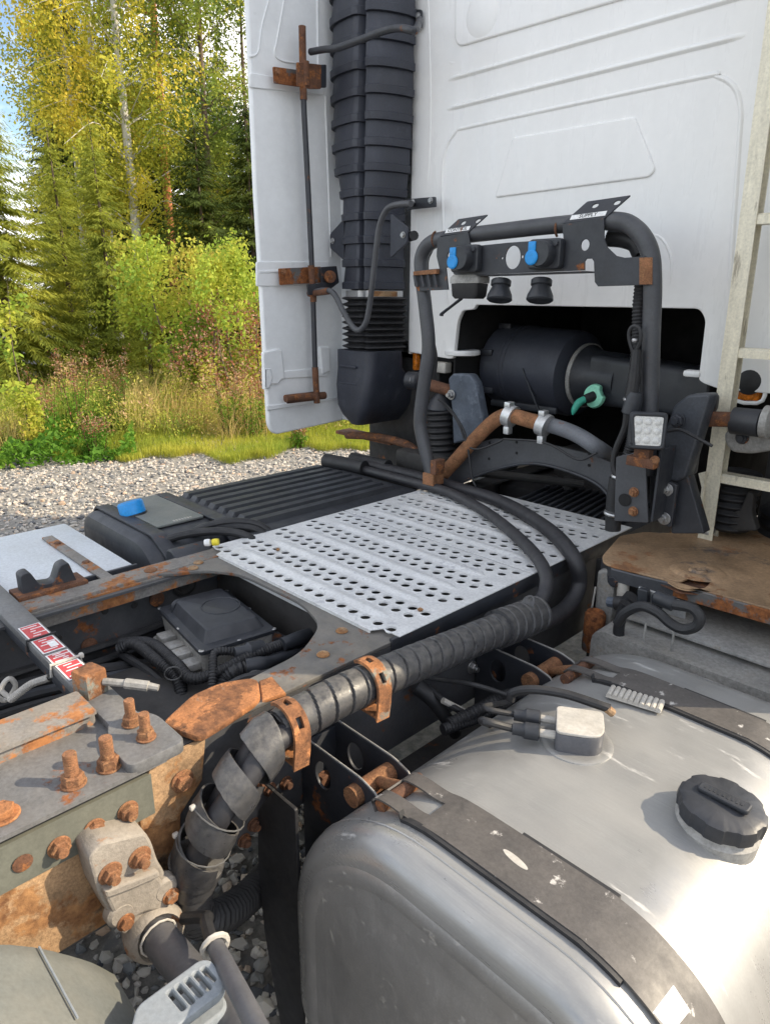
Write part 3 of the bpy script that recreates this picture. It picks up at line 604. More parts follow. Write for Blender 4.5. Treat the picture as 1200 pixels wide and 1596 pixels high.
for a, b in (((264, 1551), (288, 1580)), ((277, 1542), (302, 1570)), ((291, 1532), (315, 1559)), ((304, 1522), (328, 1549)), ((317, 1515), (335, 1536))):
    A, B = P(*a, Z=.80), P(*b, Z=.80); u = (B-A).normalized(); s_ = Z_.cross(u)*.0042; sl.append(rnd([A-s_, B-s_, B+s_, A+s_], .003, 2))
fb = part('slotted_bracket', sheet(rnd(br_, .012), .016, holes=sl, bev=.003), 'grey_plastic_blue', label='slotted grey plastic fender bracket')
part('bracket_skirt', prism(rnd([p-V((0, 0, .03)) for p in br_], .012), (0, 0, -.035), bev=.004), 'grey_plastic_blue', fb)
sec = spline([V((0, a, b)) for a, b in ((-1.15, .62), (-1.0, .88), (-.70, 1.03), (-.35, 1.05), (-.06, .985), (.13, .862), (.235, .745), (.285, .665))], 8)
cols = []
for x in np.linspace(.515, 1.15, 22):
    e = 1-.22*min(1, max(0, (x-.515)/.2)); m = len(sec)-1; c = []
    lip = -.03*max(0, 1-(x-.515)/.02)-.05*max(0, 1-(1.15-x)/.03)
    for k in range(31):
        f = k/30*(m-(1-e)*8); i_ = min(int(f), m-1); p = sec[i_].lerp(sec[i_+1], f-i_); c.append(V((x, p.y, p.z+lip)))
    cols.append(c+[q-V((0, .004, .008)) for q in c[::-1]])
fd = part('rear_fender', loft(cols), 'grey_plastic', label='dusty grey green rear fender', smooth=40)
def onf(x, k, d=.002):
    p = sec[k]; return V((x, p.y+d, p.z+d))
part('fender_seam', tube(pp([(95, 1471), (115, 1497), (138, 1526)], Y=.205) if False else [onf(.55+.01*k, 43, .003) for k in range(16)], .0018, n=6, sm=1), 'grey_plastic_blue', fd)
part('fender_slot', box(onf(.765, 43, .002), (.10, .010, .005), rot=Matrix.Rotation(-.85, 3, 'X'), bev=.002), 'black_void', fd)
# wheels
def wheel(x, y, r=.5, w=.30):
    wh = part('wheel', lathe([(.30, -w/2), (r*.93, -w/2), (r, -w/2+.05), (r, w/2-.05), (r*.93, w/2), (.30, w/2)], (x, y, r), X_, 40), 'rubber')
    part('rim', lathe([(.06, -.03), (.20, -.02), (.27, .06), (.29, w/2-.02), (.27, w/2-.02), (.18, .02), (.05, .06)], (x, y, r), X_ if x > 0 else -X_, 32), 'steel', wh)
for x, y in ((.90, -.45), (-.90, -.45), (1.03, 3.85), (-1.03, 3.85)): wheel(x, y)
part('axle', tube([(-.8, -.45, .5), (.8, -.45, .5)], .07, n=14, sm=1), 'engine_dark')
part('axle', tube([(-.95, 3.85, .5), (.95, 3.85, .5)], .06, n=14, sm=1), 'engine_dark')

# --- white box with strap beside the far rail
wb = part('storage_box', box((-.80, .30, .80), (.60, 1.10, .295), bev=.012), 'white_box', label='white storage box beside the far rail')
part('box_strap', box((-.70, .735, .9525), (.52, .035, .008), bev=.002), 'rail_strip', wb)
for x in (-.86, -.62): bolt((x, .735, .957), Z_, .012, 'rust_dark', wb, 'pan', 'strap_rivet')
part('box_edge', box((-.505, .30, .93), (.012, 1.10, .05), bev=.002), 'dark_paint', wb)
# --- urea tank with blue cap
ut = []
for y, ins in ((.905, .05), (.915, .015), (.94, 0), (1.25, 0), (1.275, .015), (1.285, .05)):
    ut.append(rnd(XZ(y, [(-1.12+ins, .62+ins), (-.52-ins, .62+ins), (-.52-ins, .93-ins), (-.62, .985-ins), (-1.07, .985-ins), (-1.12+ins, .93-ins)]), [.03, .03, .08, .08, .06, .05]))
ub = part('urea_tank', loft(ut), 'plastic_black', label='dark plastic urea tank with a blue cap', smooth=40)
part('tank_band', prism(rnd(XZ(.955, [(-1.128, .70), (-1.128, .938), (-1.075, .996), (-.615, .996), (-.515, .94), (-.505, .80), (-.512, .80), (-.522, .935), (-.62, .988), (-1.07, .988), (-1.12, .934), (-1.12, .70)]), .012), (0, .05, 0)), 'dark_paint', ub)
part('tank_band', prism(rnd(XZ(1.20, [(-1.128, .70), (-1.128, .938), (-1.075, .996), (-.615, .996), (-.515, .94), (-.505, .80), (-.512, .80), (-.522, .935), (-.62, .988), (-1.07, .988), (-1.12, .934), (-1.12, .70)]), .012), (0, .05, 0)), 'dark_paint', ub)
part('tank_lid', sheet(rnd(XY(.993, [(-1.06, 1.01), (-.68, 1.01), (-.68, 1.195), (-1.06, 1.195)]), .01), .008), 'grey_plastic', ub)
for k in range(7): part('lid_lettering', box((-.70, 1.085+k*.011, .9975), (.012, .006, .001), bev=0), 'cable_white', ub, smooth=None)
cp = P(204, 789, Z=1.02)
part('blue_cap', lathe([(.044, -.03), (.046, -.028), (.046, .012), (.042, .018), (.01, .019)], cp, (-.25, -.1, 1), 28, lobes=lambda a, h: 1+.03*(math.sin(a*14) > 0)), 'blue', ub, label='blue tank cap')
part('cap_neck', lathe([(.05, -.08), (.05, -.03), (.04, -.028)], cp, (-.25, -.1, 1), 24), 'plastic_black', ub)
part('side_cover', prism(rnd(XZ(.95, [(-.51, .80), (-.51, .975), (-.47, .985), (-.43, .96), (-.43, .80)]), .02), (0, .13, 0), bev=.006), 'dark_paint', ub)
for k, (a, b) in enumerate((((-.60, 1.0, .97), (-.44, 1.20, .985)), ((-.62, 1.06, .96), (-.46, 1.26, .985)), ((-.58, 1.1, .985), (-.47, 1.28, .995)))):
    part('tank_hose', tube([V(a)-V((.04, 0, .06)), a, V(a).lerp(V(b), .5)+V((0, 0, .02)), b, V(b)+V((.05, .06, -.06))], .014, n=10), 'rubber', ub)
q = P(336, 845, Z=1.0)
part('yellow_tag', lathe([(.011, -.010), (.012, 0), (.011, .010)], q, (.7, .7, .1), 14), 'yellow', ub); part('white_tag', lathe([(.011, -.010), (.0122, 0), (.011, .008)], q-V((.018, .018, .002)), (.7, .7, .1), 14), 'white_paper', ub)
# --- battery box with ribbed lid
bt = part('battery_box', box((-.73, 1.67, .76), (.58, .78, .36), bev=.01), 'plastic_black', label='black battery box with a ribbed lid')
part('box_lid', box((-.735, 1.66, .955), (.62, .84, .045), bev=.014, seg=3), 'plastic_black', bt)
for k in range(8):
    x = -1.0+k*.068; y0, y1 = 1.30, 2.0
    rg_ = [[V((x+dx*(1-e), y, z)) for dx, z in ((-.026, .976), (-.017, .976+.02*h), (.017, .976+.02*h), (.026, .976))] for y, h, e in ((y0-.012, .05, 0), (y0, 1, 0), (y1, 1, 0), (y1+.012, .05, 0))]
    part('lid_rib', loft(rg_), 'plastic_black', bt, smooth=None)

# --- perforated deck plates
def deck(y0, y1, x0, x1, z, name, label, rows, ridges, holes0):
    hs = []; pitch = .0472
    for j, yy in enumerate(rows):
        off = (j % 2)*.5
        for k in range(19):
            x = x0+.028+(k+off)*pitch
            if x > x1-.02: continue
            hs.append(circ((x, y0+yy, z), X_, Y_, .0138, 14))
    out = [(x0, y0+.03), (x0+.06, y0+.03), (x0+.075, y0), (x1-.075, y0), (x1-.06, y0+.03), (x1, y0+.03), (x1, y1), (x0, y1)] if holes0 else [(x0, y0), (x1, y0), (x1, y1), (x0, y1)]
    d = part(name, sheet(XY(z, out), .004, holes=hs, bev=.0012), 'galvanised', label=label)
    vv_ = []
    for h_ in hs:
        c_ = sum(h_, V((0, 0, 0)))/len(h_)
        for k in range(14):
            a_, b_ = h_[k]-c_, h_[(k+1) % 14]-c_
            vv_ += [c_+a_*1.0+V((0, 0, .0030)), c_+b_*1.0+V((0, 0, .0030)), c_+b_*1.24+V((0, 0, .0019)), c_+a_*1.24+V((0, 0, .0019))]
    tag(obj('hole_rims', quad_mesh('hole_rims', np.array([list(p) for p in vv_])), 'galvanised', d, smooth=60), kind='stuff')
    for yy in ridges:
        yc = y0+yy; a, b = x0+.09, x1-.09; R_ = []
        for t in np.linspace(0, 1, 26):
            x = a+(b-a)*t; e = min(1, min(t, 1-t)*14); e = math.sin(e*PI/2)
            R_.append([V((x, yc+u*.026*(.35+.65*e), z+.0018+.0048*e*(math.cos(u*PI)+1)/2)) for u in np.linspace(-1, 1, 9)])
        part('ridge', loft(R_, cap=False, closed=False), 'galvanised', d, smooth=60)
    part('plate_lip', box(((x0+x1)/2, y0+(.008 if not holes0 else .006), z-.022), (x1-x0-.16, .004, .04), bev=.001), 'galvanised', d)
    return d
rows = [.04, .128, .168, .263, .303, .398, .438, .533, .573]
d1 = deck(1.05, 1.652, -.435, .435, .972, 'deck_plate', 'perforated galvanised deck plate with a notched front edge', rows, [.084, .2155, .35, .4855], True)
d2 = deck(1.658, 2.285, -.435, .435, .972, 'deck_plate', 'perforated galvanised deck plate under the black hoses', rows, [.084, .2155, .35, .4855], False)
part('deck_stone', lathe([(.006, 0), (.009, .004), (.004, .008)], P(655, 952, Z=.975), Z_, 7), 'rust_light', d1); part('deck_stone', lathe([(.005, 0), (.008, .004), (.004, .008)], P(433, 858, Z=.976), Z_, 7), 'rust_light', d1)
part('deck_side', box((.425, 1.66, .945), (.012, 1.2, .05), bev=.002), 'dark_paint'); 
part('deck_support', box((0, 1.655, .958), (.84, .05, .018)), 'engine_dark')

part('hole_shade_sheet', box((0, 1.68, .905), (.80, 1.16, .006), bev=.001), 'black_void', d1)  # black sheet in place of shade, so the deck holes read dark
# --- gearbox control unit and harness between the rails
ez = .868; e0 = pp([(246, 957), (346, 931), (437, 971), (312, 1009)], Z=ez)
u, v = (e0[1]-e0[0]), (e0[3]-e0[0]); ec = sum(e0, V((0, 0, 0)))/4; ux = ((e0[1]-e0[0])+(e0[2]-e0[3])).normalized(); uy = Z_.cross(ux); hx, hy = .112, .165
def eq(a, b, z): return V((ec.x, ec.y, 0))+ux*a+uy*b+V((0, 0, z))
def er(sx, sy, z, r=.012): return rnd([eq(-sx, -sy, z), eq(sx, -sy, z), eq(sx, sy, z), eq(-sx, sy, z)], r)
eu = part('control_unit', loft([er(hx-.012, hy-.012, ez-.085), er(hx-.006, hy-.006, ez-.02), er(hx-.004, hy-.004, ez-.008)]), 'alu_dirty', label='gearbox control unit with a black lid')
part('unit_lid', loft([er(hx, hy, ez-.008), er(hx, hy, ez+.002), er(hx-.004, hy-.004, ez+.006), er(hx-.022, hy-.026, ez+.007), er(hx-.038, hy-.042, ez+.036), er(hx-.042, hy-.046, ez+.038)]), 'plastic_black', eu, smooth=25)
part('lid_ring', tube([eq(.02+.055*math.cos(a), .0+.055*math.sin(a), ez+.0385) for a in np.linspace(0, 2*PI, 28)], .0022, n=6, sm=1), 'plastic_black', eu)
part('lid_loop', tube([eq(-.085, .105, ez+.005), eq(-.082, .105, ez+.03), eq(-.06, .115, ez+.032), eq(-.058, .115, ez+.012)], .007, n=8), 'plastic_black', eu)
for a, b in ((-hx, -hy), (hx, -hy), (hx, hy), (-hx, hy), (-hx, 0), (hx, 0), (0, -hy)): bolt(eq(a*.95, b*.96, ez+.003), Z_, .008, 'steel', eu, 'pan', 'screw')
for k in range(4): part('unit_fin', box(eq(-hx-.012, -.12+k*.06, ez-.05), (.05, .045, .022+.01*(k % 2)), rot=math.atan2(ux.y, ux.x), bev=.004), 'alu_dirty', eu)
part('unit_base', loft([er(hx+.03, hy-.02, ez-.115), er(hx+.03, hy-.02, ez-.075)]), 'alu_dirty', eu); part('gearbox_housing', box((-.02, 1.0, .62), (.46, .95, .32), bev=.06, seg=4), 'engine_dark')
part('propeller_shaft', tube([(-.02, .6, .60), (-.02, -.4, .56)], .06, n=16, sm=1), 'engine_dark')
for dz, dx in ((0, 0), (.03, .02), (.062, -.005), (-.035, .03), (-.07, .01)):
    part('air_line', tube([(-.385+dx, -.6, .71+dz), (-.385+dx, .3, .72+dz), (-.38+dx, .75, .715+dz), (-.37+dx, 1.05, .74+dz)], .012, n=8), 'rubber', rl)
for k, (A, B) in enumerate((((-.40, .1), (.40, .1)), ((-.40, -.5), (.40, -.5)), ((-.42, .66), (.42, .66)))): part('crossmember', box((0, A[1], .70), (.82, .10, .06), bev=.01), 'engine_dark')
for k in range(4): part('cable_bundle', tube([(-.30+k*.05, -.4, .79), (-.31+k*.04, .30, .79-.01*k), (-.28+k*.04, .55, .78-.01*k), (-.25+k*.03, .8, .73)], .016-.002*k, n=8), ('rubber', 'plastic_black')[k % 2], rl)
corr = lambda p, am: (lambda s, a: 1+am*math.sin(s/p*2*PI))
def conduit(pts, r, parent, mat='rubber', p=.008, am=.10, name='cable_conduit'):
    return part(name, tube(fine(pts, .0022), r, n=10, sm=1, fr=corr(p, am)), mat, parent)
hz_ = .85
conduit([P(185, 1012, Z=.80), P(210, 1004, Z=.82), P(245, 1030, Z=.82), P(275, 1055, Z=.80), P(284, 1085, Z=.77), P(290, 1120, Z=.72)], .016, eu)
conduit([P(190, 1002, Z=.80), P(235, 1003, Z=.83), P(275, 1035, Z=.83), P(300, 1058, Z=.82), P(345, 1045, Z=.84), P(395, 1020, Z=.86), P(455, 1000, Z=.85)], .015, eu)
part('harness', tube([P(190, 1020, Z=.78), P(230, 1045, Z=.78), P(265, 1075, Z=.76)], .013, n=8), 'rubber', eu)
conduit([P(330, 1085, Z=.80), P(332, 1050, Z=.84), P(334, 1020, Z=.87), P(352, 1015, Z=.87), P(372, 1018, Z=.86)], .011, eu)
part('connector', tube([P(366, 1018, Z=.87), P(384, 1014, Z=.87), P(386, 1014, Z=.87), P(408, 1010, Z=.86)], [.016, .016, .022, .022], n=12, sm=1), 'plastic_black', eu)
conduit([P(342, 1078, Z=.80), P(352, 1058, Z=.82), P(368, 1045, Z=.84), P(386, 1040, Z=.84)], .019, eu, p=.01)
part('connector', tube([P(384, 1040, Z=.85), P(405, 1036, Z=.85), P(425, 1030, Z=.84), P(475, 1012, Z=.82)], [.022, .022, .014, .013], n=12, sm=2), 'plastic_black', eu)
part('harness', tube([P(355, 1070, Z=.83), P(380, 1058, Z=.85), P(410, 1052, Z=.85), P(450, 1040, Z=.84), P(480, 1020, Z=.82)], .012, n=8), 'rubber', eu)
part('connector', tube([P(440, 1005, Z=.86), P(465, 996, Z=.86), P(482, 990, Z=.85)], [.019, .021, .021], n=12, sm=1), 'plastic_black', eu)
for px, py in ((366, 1040), (270, 1050), (398, 1056)):
    q = P(px, py, Z=.84); part('cable_tie', tube([q+V((.0, .019*math.cos(a), .019*math.sin(a)))+V((.010*math.cos(a), 0, 0)) for a in np.linspace(0, 2*PI, 14)], .0020, n=5, sm=1), 'tie_grey', eu)
part('harness_plate', sheet(pp([(405, 1000), (455, 972), (500, 1000), (480, 1030), (440, 1048)], Z=.80), .006), 'dark_paint', eu)
# --- two rubber hoses over the deck and their spiral wrap along the rail
hA = [(-1.02, 2.085, .995), (-.75, 2.11, .990), P(640, 751, Z=1.0), P(700, 768, Z=1.0), P(760, 800, Z=1.0), P(815, 845, Z=1.0), P(846, 884, Z=.995), P(850, 918, X=.50), P(830, 950, X=.51), P(770, 985, X=.51)]
part('deck_hose', tube(hA, .0205, n=16, sm=8), 'hose_rubber', label='thinner black rubber hose crossing the deck plates', smooth=60)
hB = [(-.90, 2.16, .995), (-.65, 2.185, .995), P(700, 757, Z=1.0), P(780, 782, Z=1.0), P(850, 822, Z=1.0), P(893, 868, Z=.985), P(902, 912, X=.49), P(882, 948, X=.5), P(840, 972, X=.515), P(770, 995, X=.515)]
hBo = part('deck_hose', tube(hB, .0255, n=16, sm=8), 'hose_rubber', label='thicker black rubber hose looping over the deck edge', smooth=60)
part('hose_sleeve', tube([(-1.04, 2.07, 1.0), (-.80, 2.105, 1.0)], .036, n=16, sm=2), 'rubber'); part('hose_sleeve', tube([(-.98, 2.19, 1.0), (-.74, 2.20, 1.0)], .034, n=16, sm=2), 'rubber')
part('hose_shelf', box((-.75, 2.2, .955), (.5, .30, .015)), 'engine_dark')
wp = [P(834, 958, X=.515), P(770, 984, X=.52), P(700, 1012, X=.52), P(640, 1036, X=.52), P(580, 1062, X=.52), P(520, 1090, X=.52), P(462, 1122, X=.51), P(436, 1142, X=.51)]
WPITCH = .040
def wrapf(s, a):
    t = (s/WPITCH+a/(2*PI)) % 1
    return (1.0+.035*t) if t > .11 else .90
part('hose_wrap', tube(fine(wp, .0018), .043, n=48, sm=1, fr=wrapf), 'wrap', label='black spiral wrap bundling the hoses along the rail', smooth=50)
part('wrap_end', tube(fine([P(836, 957, X=.515), P(810, 968, X=.517), P(775, 981, X=.52)], .0025), .051, n=28, sm=1, fr=lambda s, a: wrapf(s, a+1)), 'wrap', label='loose outer end of the spiral wrap', smooth=50)
q = P(824, 942, X=.53); n_ = (CAM_LOC-q).normalized()
lp = [(-.03, -.01), (-.012, .02), (.004, .028), (.016, .02), (.014, -.004), (.03, -.035)]; fm = frame_z(n_)
part('wrap_tail', sheet(rnd([q+fm@V((a, b, 0)) for a, b in lp], .006), .004, holes=[circ(q+fm@V((.003, .014, 0)), fm@V((1, 0, 0)), fm@V((0, 1, 0)), .006, 12)]), 'wrap')
lo = [P(440, 1138, X=.51), P(412, 1162, X=.515), P(382, 1205, X=.52), P(348, 1255, X=.52), P(320, 1310, X=.505), P(302, 1362, X=.48), P(297, 1405, X=.46), P(310, 1436, X=.44)]
lop = fine(lo, .006)
def offs(path, r, ph, tw=0):
    out = []; nrm = None
    for i, p in enumerate(path):
        t = (path[min(i+1, len(path)-1)]-path[max(i-1, 0)]).normalized()
        nrm = t.cross(Z_).normalized() if nrm is None else (nrm-t*nrm.dot(t)).normalized()
        b = t.cross(nrm); a = ph+tw*i; out.append(p+nrm*(r*math.cos(a))+b*(r*math.sin(a)))
    return out
part('bundled_hose', tube(offs(lop[:len(lop)*66//100], .023, .3, .012), .026, n=14, sm=1), 'hose_rubber'); part('bundled_hose', tube(offs(lop[:len(lop)*66//100], .023, .3+PI, .012), .024, n=14, sm=1), 'hose_rubber')
def ribbon(path, R, width, pitch, ph, th=.004):
    """flat band wound round path as a helix"""
    st = .003; rings = []; L = 0; frames = []; nrm = None
    for i, p in enumerate(path):
        t = (path[min(i+1, len(path)-1)]-path[max(i-1, 0)]).normalized()
        nrm = t.cross(Z_).normalized() if nrm is None else (nrm-t*nrm.dot(t)).normalized()
        frames.append((p, t, nrm, t.cross(nrm)))
    seg = .006; tot = (len(path)-1)*seg
    def at(s, a, r):
        f = max(0, min(tot-1e-6, s))/seg; i = int(f); k = f-i; A, B = frames[i], frames[min(i+1, len(frames)-1)]
        p = A[0].lerp(B[0], k); return p+A[2]*(r*math.cos(a))+A[3]*(r*math.sin(a))
    s = width/2
    while s < tot-width/2:
        a = ph-s/pitch*2*PI
        rings.append([at(s-width/2, a, R), at(s, a, R+.002), at(s+width/2, a, R), at(s+width/2, a, R-th), at(s, a, R-th+.002), at(s-width/2, a, R-th)]); s += st*.9
    return loft(rings)
half = len(lop)*58//100
part('loose_band', ribbon(lop[:len(lop)*66//100], .0515, .050, .080, 2.0), 'wrap', label='loosely wound flat band around the hoses', smooth=40)
low_path = lop[len(lop)*60//100:]
part('tight_band', tube(low_path, [.050, .043, .038, .036], n=32, sm=1, fr=lambda s, a: 1+.10*((s/.032-a/6.283) % 1)), 'wrap')
for (px, py) in ((305, 1262+5), (340, 1318)):
    q = P(px+12, py, X=.52); i = min(range(len(lop)), key=lambda k: (lop[k]-q).length); t = (lop[min(i+1, len(lop)-1)]-lop[i-1]).normalized(); fm = frame_z(t)
    part('cable_tie', tube([lop[i]+fm@V((.0525*math.cos(a), .0525*math.sin(a), 0)) for a in np.linspace(0, 2*PI, 20)], .0017, n=6, sm=1), 'tie_grey')
    part('tie_head', box(lop[i]+fm@V((0, .055, 0)), (.010, .012, .010)), 'cable_white')
conduit([P(298, 1408, X=.46), P(312, 1434, X=.445), P(345, 1428, X=.43), P(385, 1400, X=.38), P(420, 1360, X=.30), P(440, 1330, X=.2)], .036, TR, 'rubber', p=.016, am=.07, name='bellows_hose')
# orange strap brackets
for px, py, qx, qy in ((452, 1145, 0, 0), (575, 1062, 0, 0)):
    c0 = P(px, py, X=.565); i_ = None
    t = (wp[-3]-wp[2]).normalized(); ax = V((t.x, t.y, t.z)).normalized(); s = X_-ax*X_.dot(ax); s.normalize(); n_ = ax.cross(s) if ax.cross(s).z > 0 else -ax.cross(s)
    cw = c0-s*.05; R = .054; W2 = .019; rings = []; path = []
    for th in np.linspace(118, 0, 16): path.append(s*(R*math.cos(rad(th)))+n_*(R*math.sin(rad(th))))
    path += [s*R-n_*.03, s*(R-.002)-n_*.062]
    cw = P(px-2, py-8, X=.52); cw.x = .52; j = min(range(400), key=lambda k: (V(wp[0]).lerp(V(wp[-1]), k/400)-cw).length)
    fp = fine(wp, .005); ctr = min(fp, key=lambda p: (p-cw).length); bmx = bmesh.new(); g_ = []
    for k, d in enumerate(path):
        on = d.normalized()*.0035
        g_.append([ctr+d+ax*(W2*e)+o for o in (on, -on) for e in (-1, -.35, .35, 1)])
    g_ = [[bmx.verts.new(p) for p in r] for r in g_]
    for k in range(len(g_)-1):
        A, B = g_[k], g_[k+1]; hole = k in (2, 3, 4, 9, 10, 11)
        for c in range(3):
            if hole and c == 1: continue
            bmx.faces.new((A[c], A[c+1], B[c+1], B[c])); bmx.faces.new((A[c+4], B[c+4], B[c+5], A[c+5]))
        bmx.faces.new((A[0], B[0], B[4], A[4])); bmx.faces.new((A[3], A[7], B[7], B[3]))
        if hole: bmx.faces.new((A[1], A[5], B[5], B[1])); bmx.faces.new((A[2], B[2], B[6], A[6]))
        for kk in ((k, 1),):
            pass
    for r in (g_[0], g_[-1]):
        for c in range(3): bmx.faces.new((r[c], r[c+1], r[c+5], r[c+4]))
    for k in (2, 5, 9, 12): bmx.faces.new((g_[k][1], g_[k][2], g_[k][6], g_[k][5]))
    part('hose_strap', bmx, 'rust_orange', label='orange rusted strap with two slots over the spiral wrap', smooth=30)
    part('strap_foot', box(ctr+s*(-.0)+V((0, 0, -.058)), (.10, .035, .008)), 'rust_orange')

# --- fuel tank
TX0, TX1, TZ0, TZ1, TY0, TY1 = .560, 1.37, .20, .90, .628, 1.60
def tsec(y, ins, off=0.0):
    x0, x1, z0, z1 = TX0+ins-off, TX1-ins+off, TZ0+ins-off, TZ1-ins+off
    def arc(cx, cz, r, a0, a1, n=12): return [V((cx+r*math.cos(rad(a)), y, cz+r*math.sin(rad(a)))) for a in np.linspace(a0, a1, n)]
    ri, ro, rb = .33-ins+off, .24-ins+off, .14-ins+off
    ri, ro, rb = max(ri, .02), max(ro, .02), max(rb, .02)
    return arc(x0+ri, z1-ri, ri, 180, 90, 16)+arc(x1-ro, z1-ro, ro, 90, 0, 16)+arc(x1-rb, z0+rb, rb, 0, -90)+arc(x0+rb, z0+rb, rb, -90, -180)
prof = [(0, .055)]+[(.055*(1-math.cos(rad(a))), .055*(1-math.sin(rad(a)))) for a in (15, 30, 45, 60, 75, 90)]
rings = [tsec(TY0+d, i) for d, i in prof]+[tsec(TY0+.06+k*(TY1-TY0-.12)/6, 0) for k in range(1, 6)]+[tsec(TY1-d, i) for d, i in reversed(prof)]
tk = part('fuel_tank', loft(rings, cap=False), 'tank_alu', label='brushed aluminium fuel tank with black straps', smooth=50)
for y, s in ((TY0, -1), (TY1, 1)):
    part('tank_end', loft([tsec(y, .054), tsec(y+s*.004, .062), tsec(y+s*.004, .085), tsec(y-s*.004, .10), tsec(y+s*.006, .16), tsec(y+s*.010, .22)]), 'tank_end', tk, label='dull dented end of the fuel tank' if s < 0 else None, smooth=50)
part('weld_seam', loft([tsec(TY0+.056, 0, .0005), tsec(TY0+.058, 0, .0022), tsec(TY0+.060, 0, .0005)], cap=False), 'tank_alu', tk)
def strap(y0, y1, label):
    sec = tsec(0, 0, .004)[5:30]; sec = [V((p.x, 0, p.z)) for p in sec]
    top0 = V((.742, 0, .868)); pts = [top0+V((-.010, 0, -.012)), top0+V((-.018, 0, .006)), top0+V((-.006, 0, .02)), top0+V((.03, 0, .026)), top0+V((.08, 0, .026))]+[p for p in sec if p.x > .86]
    pts += [V((TX1+.004, 0, .45)), V((TX1+.004, 0, .3))]
    pts = fine(pts, .012, 6); bm = bmesh.new(); cols = [0, .30, .70, 1]; G_ = []
    for i, p in enumerate(pts):
        t = (pts[min(i+1, len(pts)-1)]-pts[max(i-1, 0)]).normalized(); nn = V((-t.z, 0, t.x)); nn = nn if (nn.z > 0 or nn.x > 0) else -nn
        G_.append([bm.verts.new(V((p.x, y0+(y1-y0)*c, p.z))+nn*h) for h in (.0045, .0005) for c in cols])
    for k in range(len(G_)-1):
        A, B = G_[k], G_[k+1]; hole = 3 <= k < 12
        for c in range(3):
            if hole and c == 1: continue
            bm.faces.new((A[c], A[c+1], B[c+1], B[c])); bm.faces.new((A[c+4], B[c+4], B[c+5], A[c+5]))
        bm.faces.new((A[0], B[0], B[4], A[4])); bm.faces.new((A[3], A[7], B[7], B[3]))
        if hole: bm.faces.new((A[1], A[5], B[5], B[1])); bm.faces.new((A[2], B[2], B[6], A[6]))
    for k in (3, 12): bm.faces.new((G_[k][1], G_[k][2], G_[k][6], G_[k][5]))
    o = part('tank_strap', bm, 'strap', tk, label=label, smooth=40)
    def liner(ya, yb, x0, x1):
        S = [p for p in tsec(0, 0, .003)[12:30]]; q = fine([V((max(TX0+.1, x0), 0, TZ1-.01 if x0 < .7 else TZ1+.003))]+[V((p.x, 0, p.z)) for p in S], .01, 4); q = [p for p in q if x0 <= p.x <= x1]
        return loft([[V((p.x, ya, p.z+.004)), V((p.x, yb, p.z+.004)), V((p.x, yb, p.z-.004)), V((p.x, ya, p.z-.004))] for p in q])
    part('strap_liner', liner(y0-.008, y0+.004, .80, 1.22), 'rubber', tk); part('strap_liner', liner(y1-.004, y1+.008, .98, 1.16), 'rubber', tk)
    return o
strap(.715, .818, 'dark tank strap with a worn white spot'); strap(1.372, 1.462, 'dark tank strap beside the ribbed pad')
part('paint_scuff', sheet(circ((1.005, .765, .9091), V((1, -.12, 0)), Y_, .026, 20, .0065), .0008, bev=.0002), 'cable_white', tk)
# filler cap
fc = V((1.195, 1.10, TZ1-.004))
part('filler_neck', lathe([(.068, -.03), (.070, 0), (.063, .006), (.060, .018), (.056, .018)], fc, (.06, 0, 1), 32), 'alu_dirty', tk)
fcap = lambda a, h: 1+(.05 if math.sin(a*8) > -.2 else 0)*(1 if h < .043 else .5)
part('filler_cap', lathe([(.060, .012), (.067, .014), (.069, .032), (.067, .042), (.060, .047), (.02, .049)], fc, (.06, 0, 1), 96, lobes=fcap), 'plastic_black', tk, label='black lobed filler cap')
part('cap_grip', prism(rnd([fc+V((a, b, .049)) for a, b in ((-.040, -.012), (.046, -.014), (.046, .014), (-.040, .012))], .008), (0, 0, .009), bev=.003), 'plastic_black', tk)
for k in range(9): part('grip_letter', box(fc+V((-.028+k*.0075, .0, .0583)), (.004, .009+.003*(k % 2), .001), bev=0), 'plastic_black', tk, smooth=None)
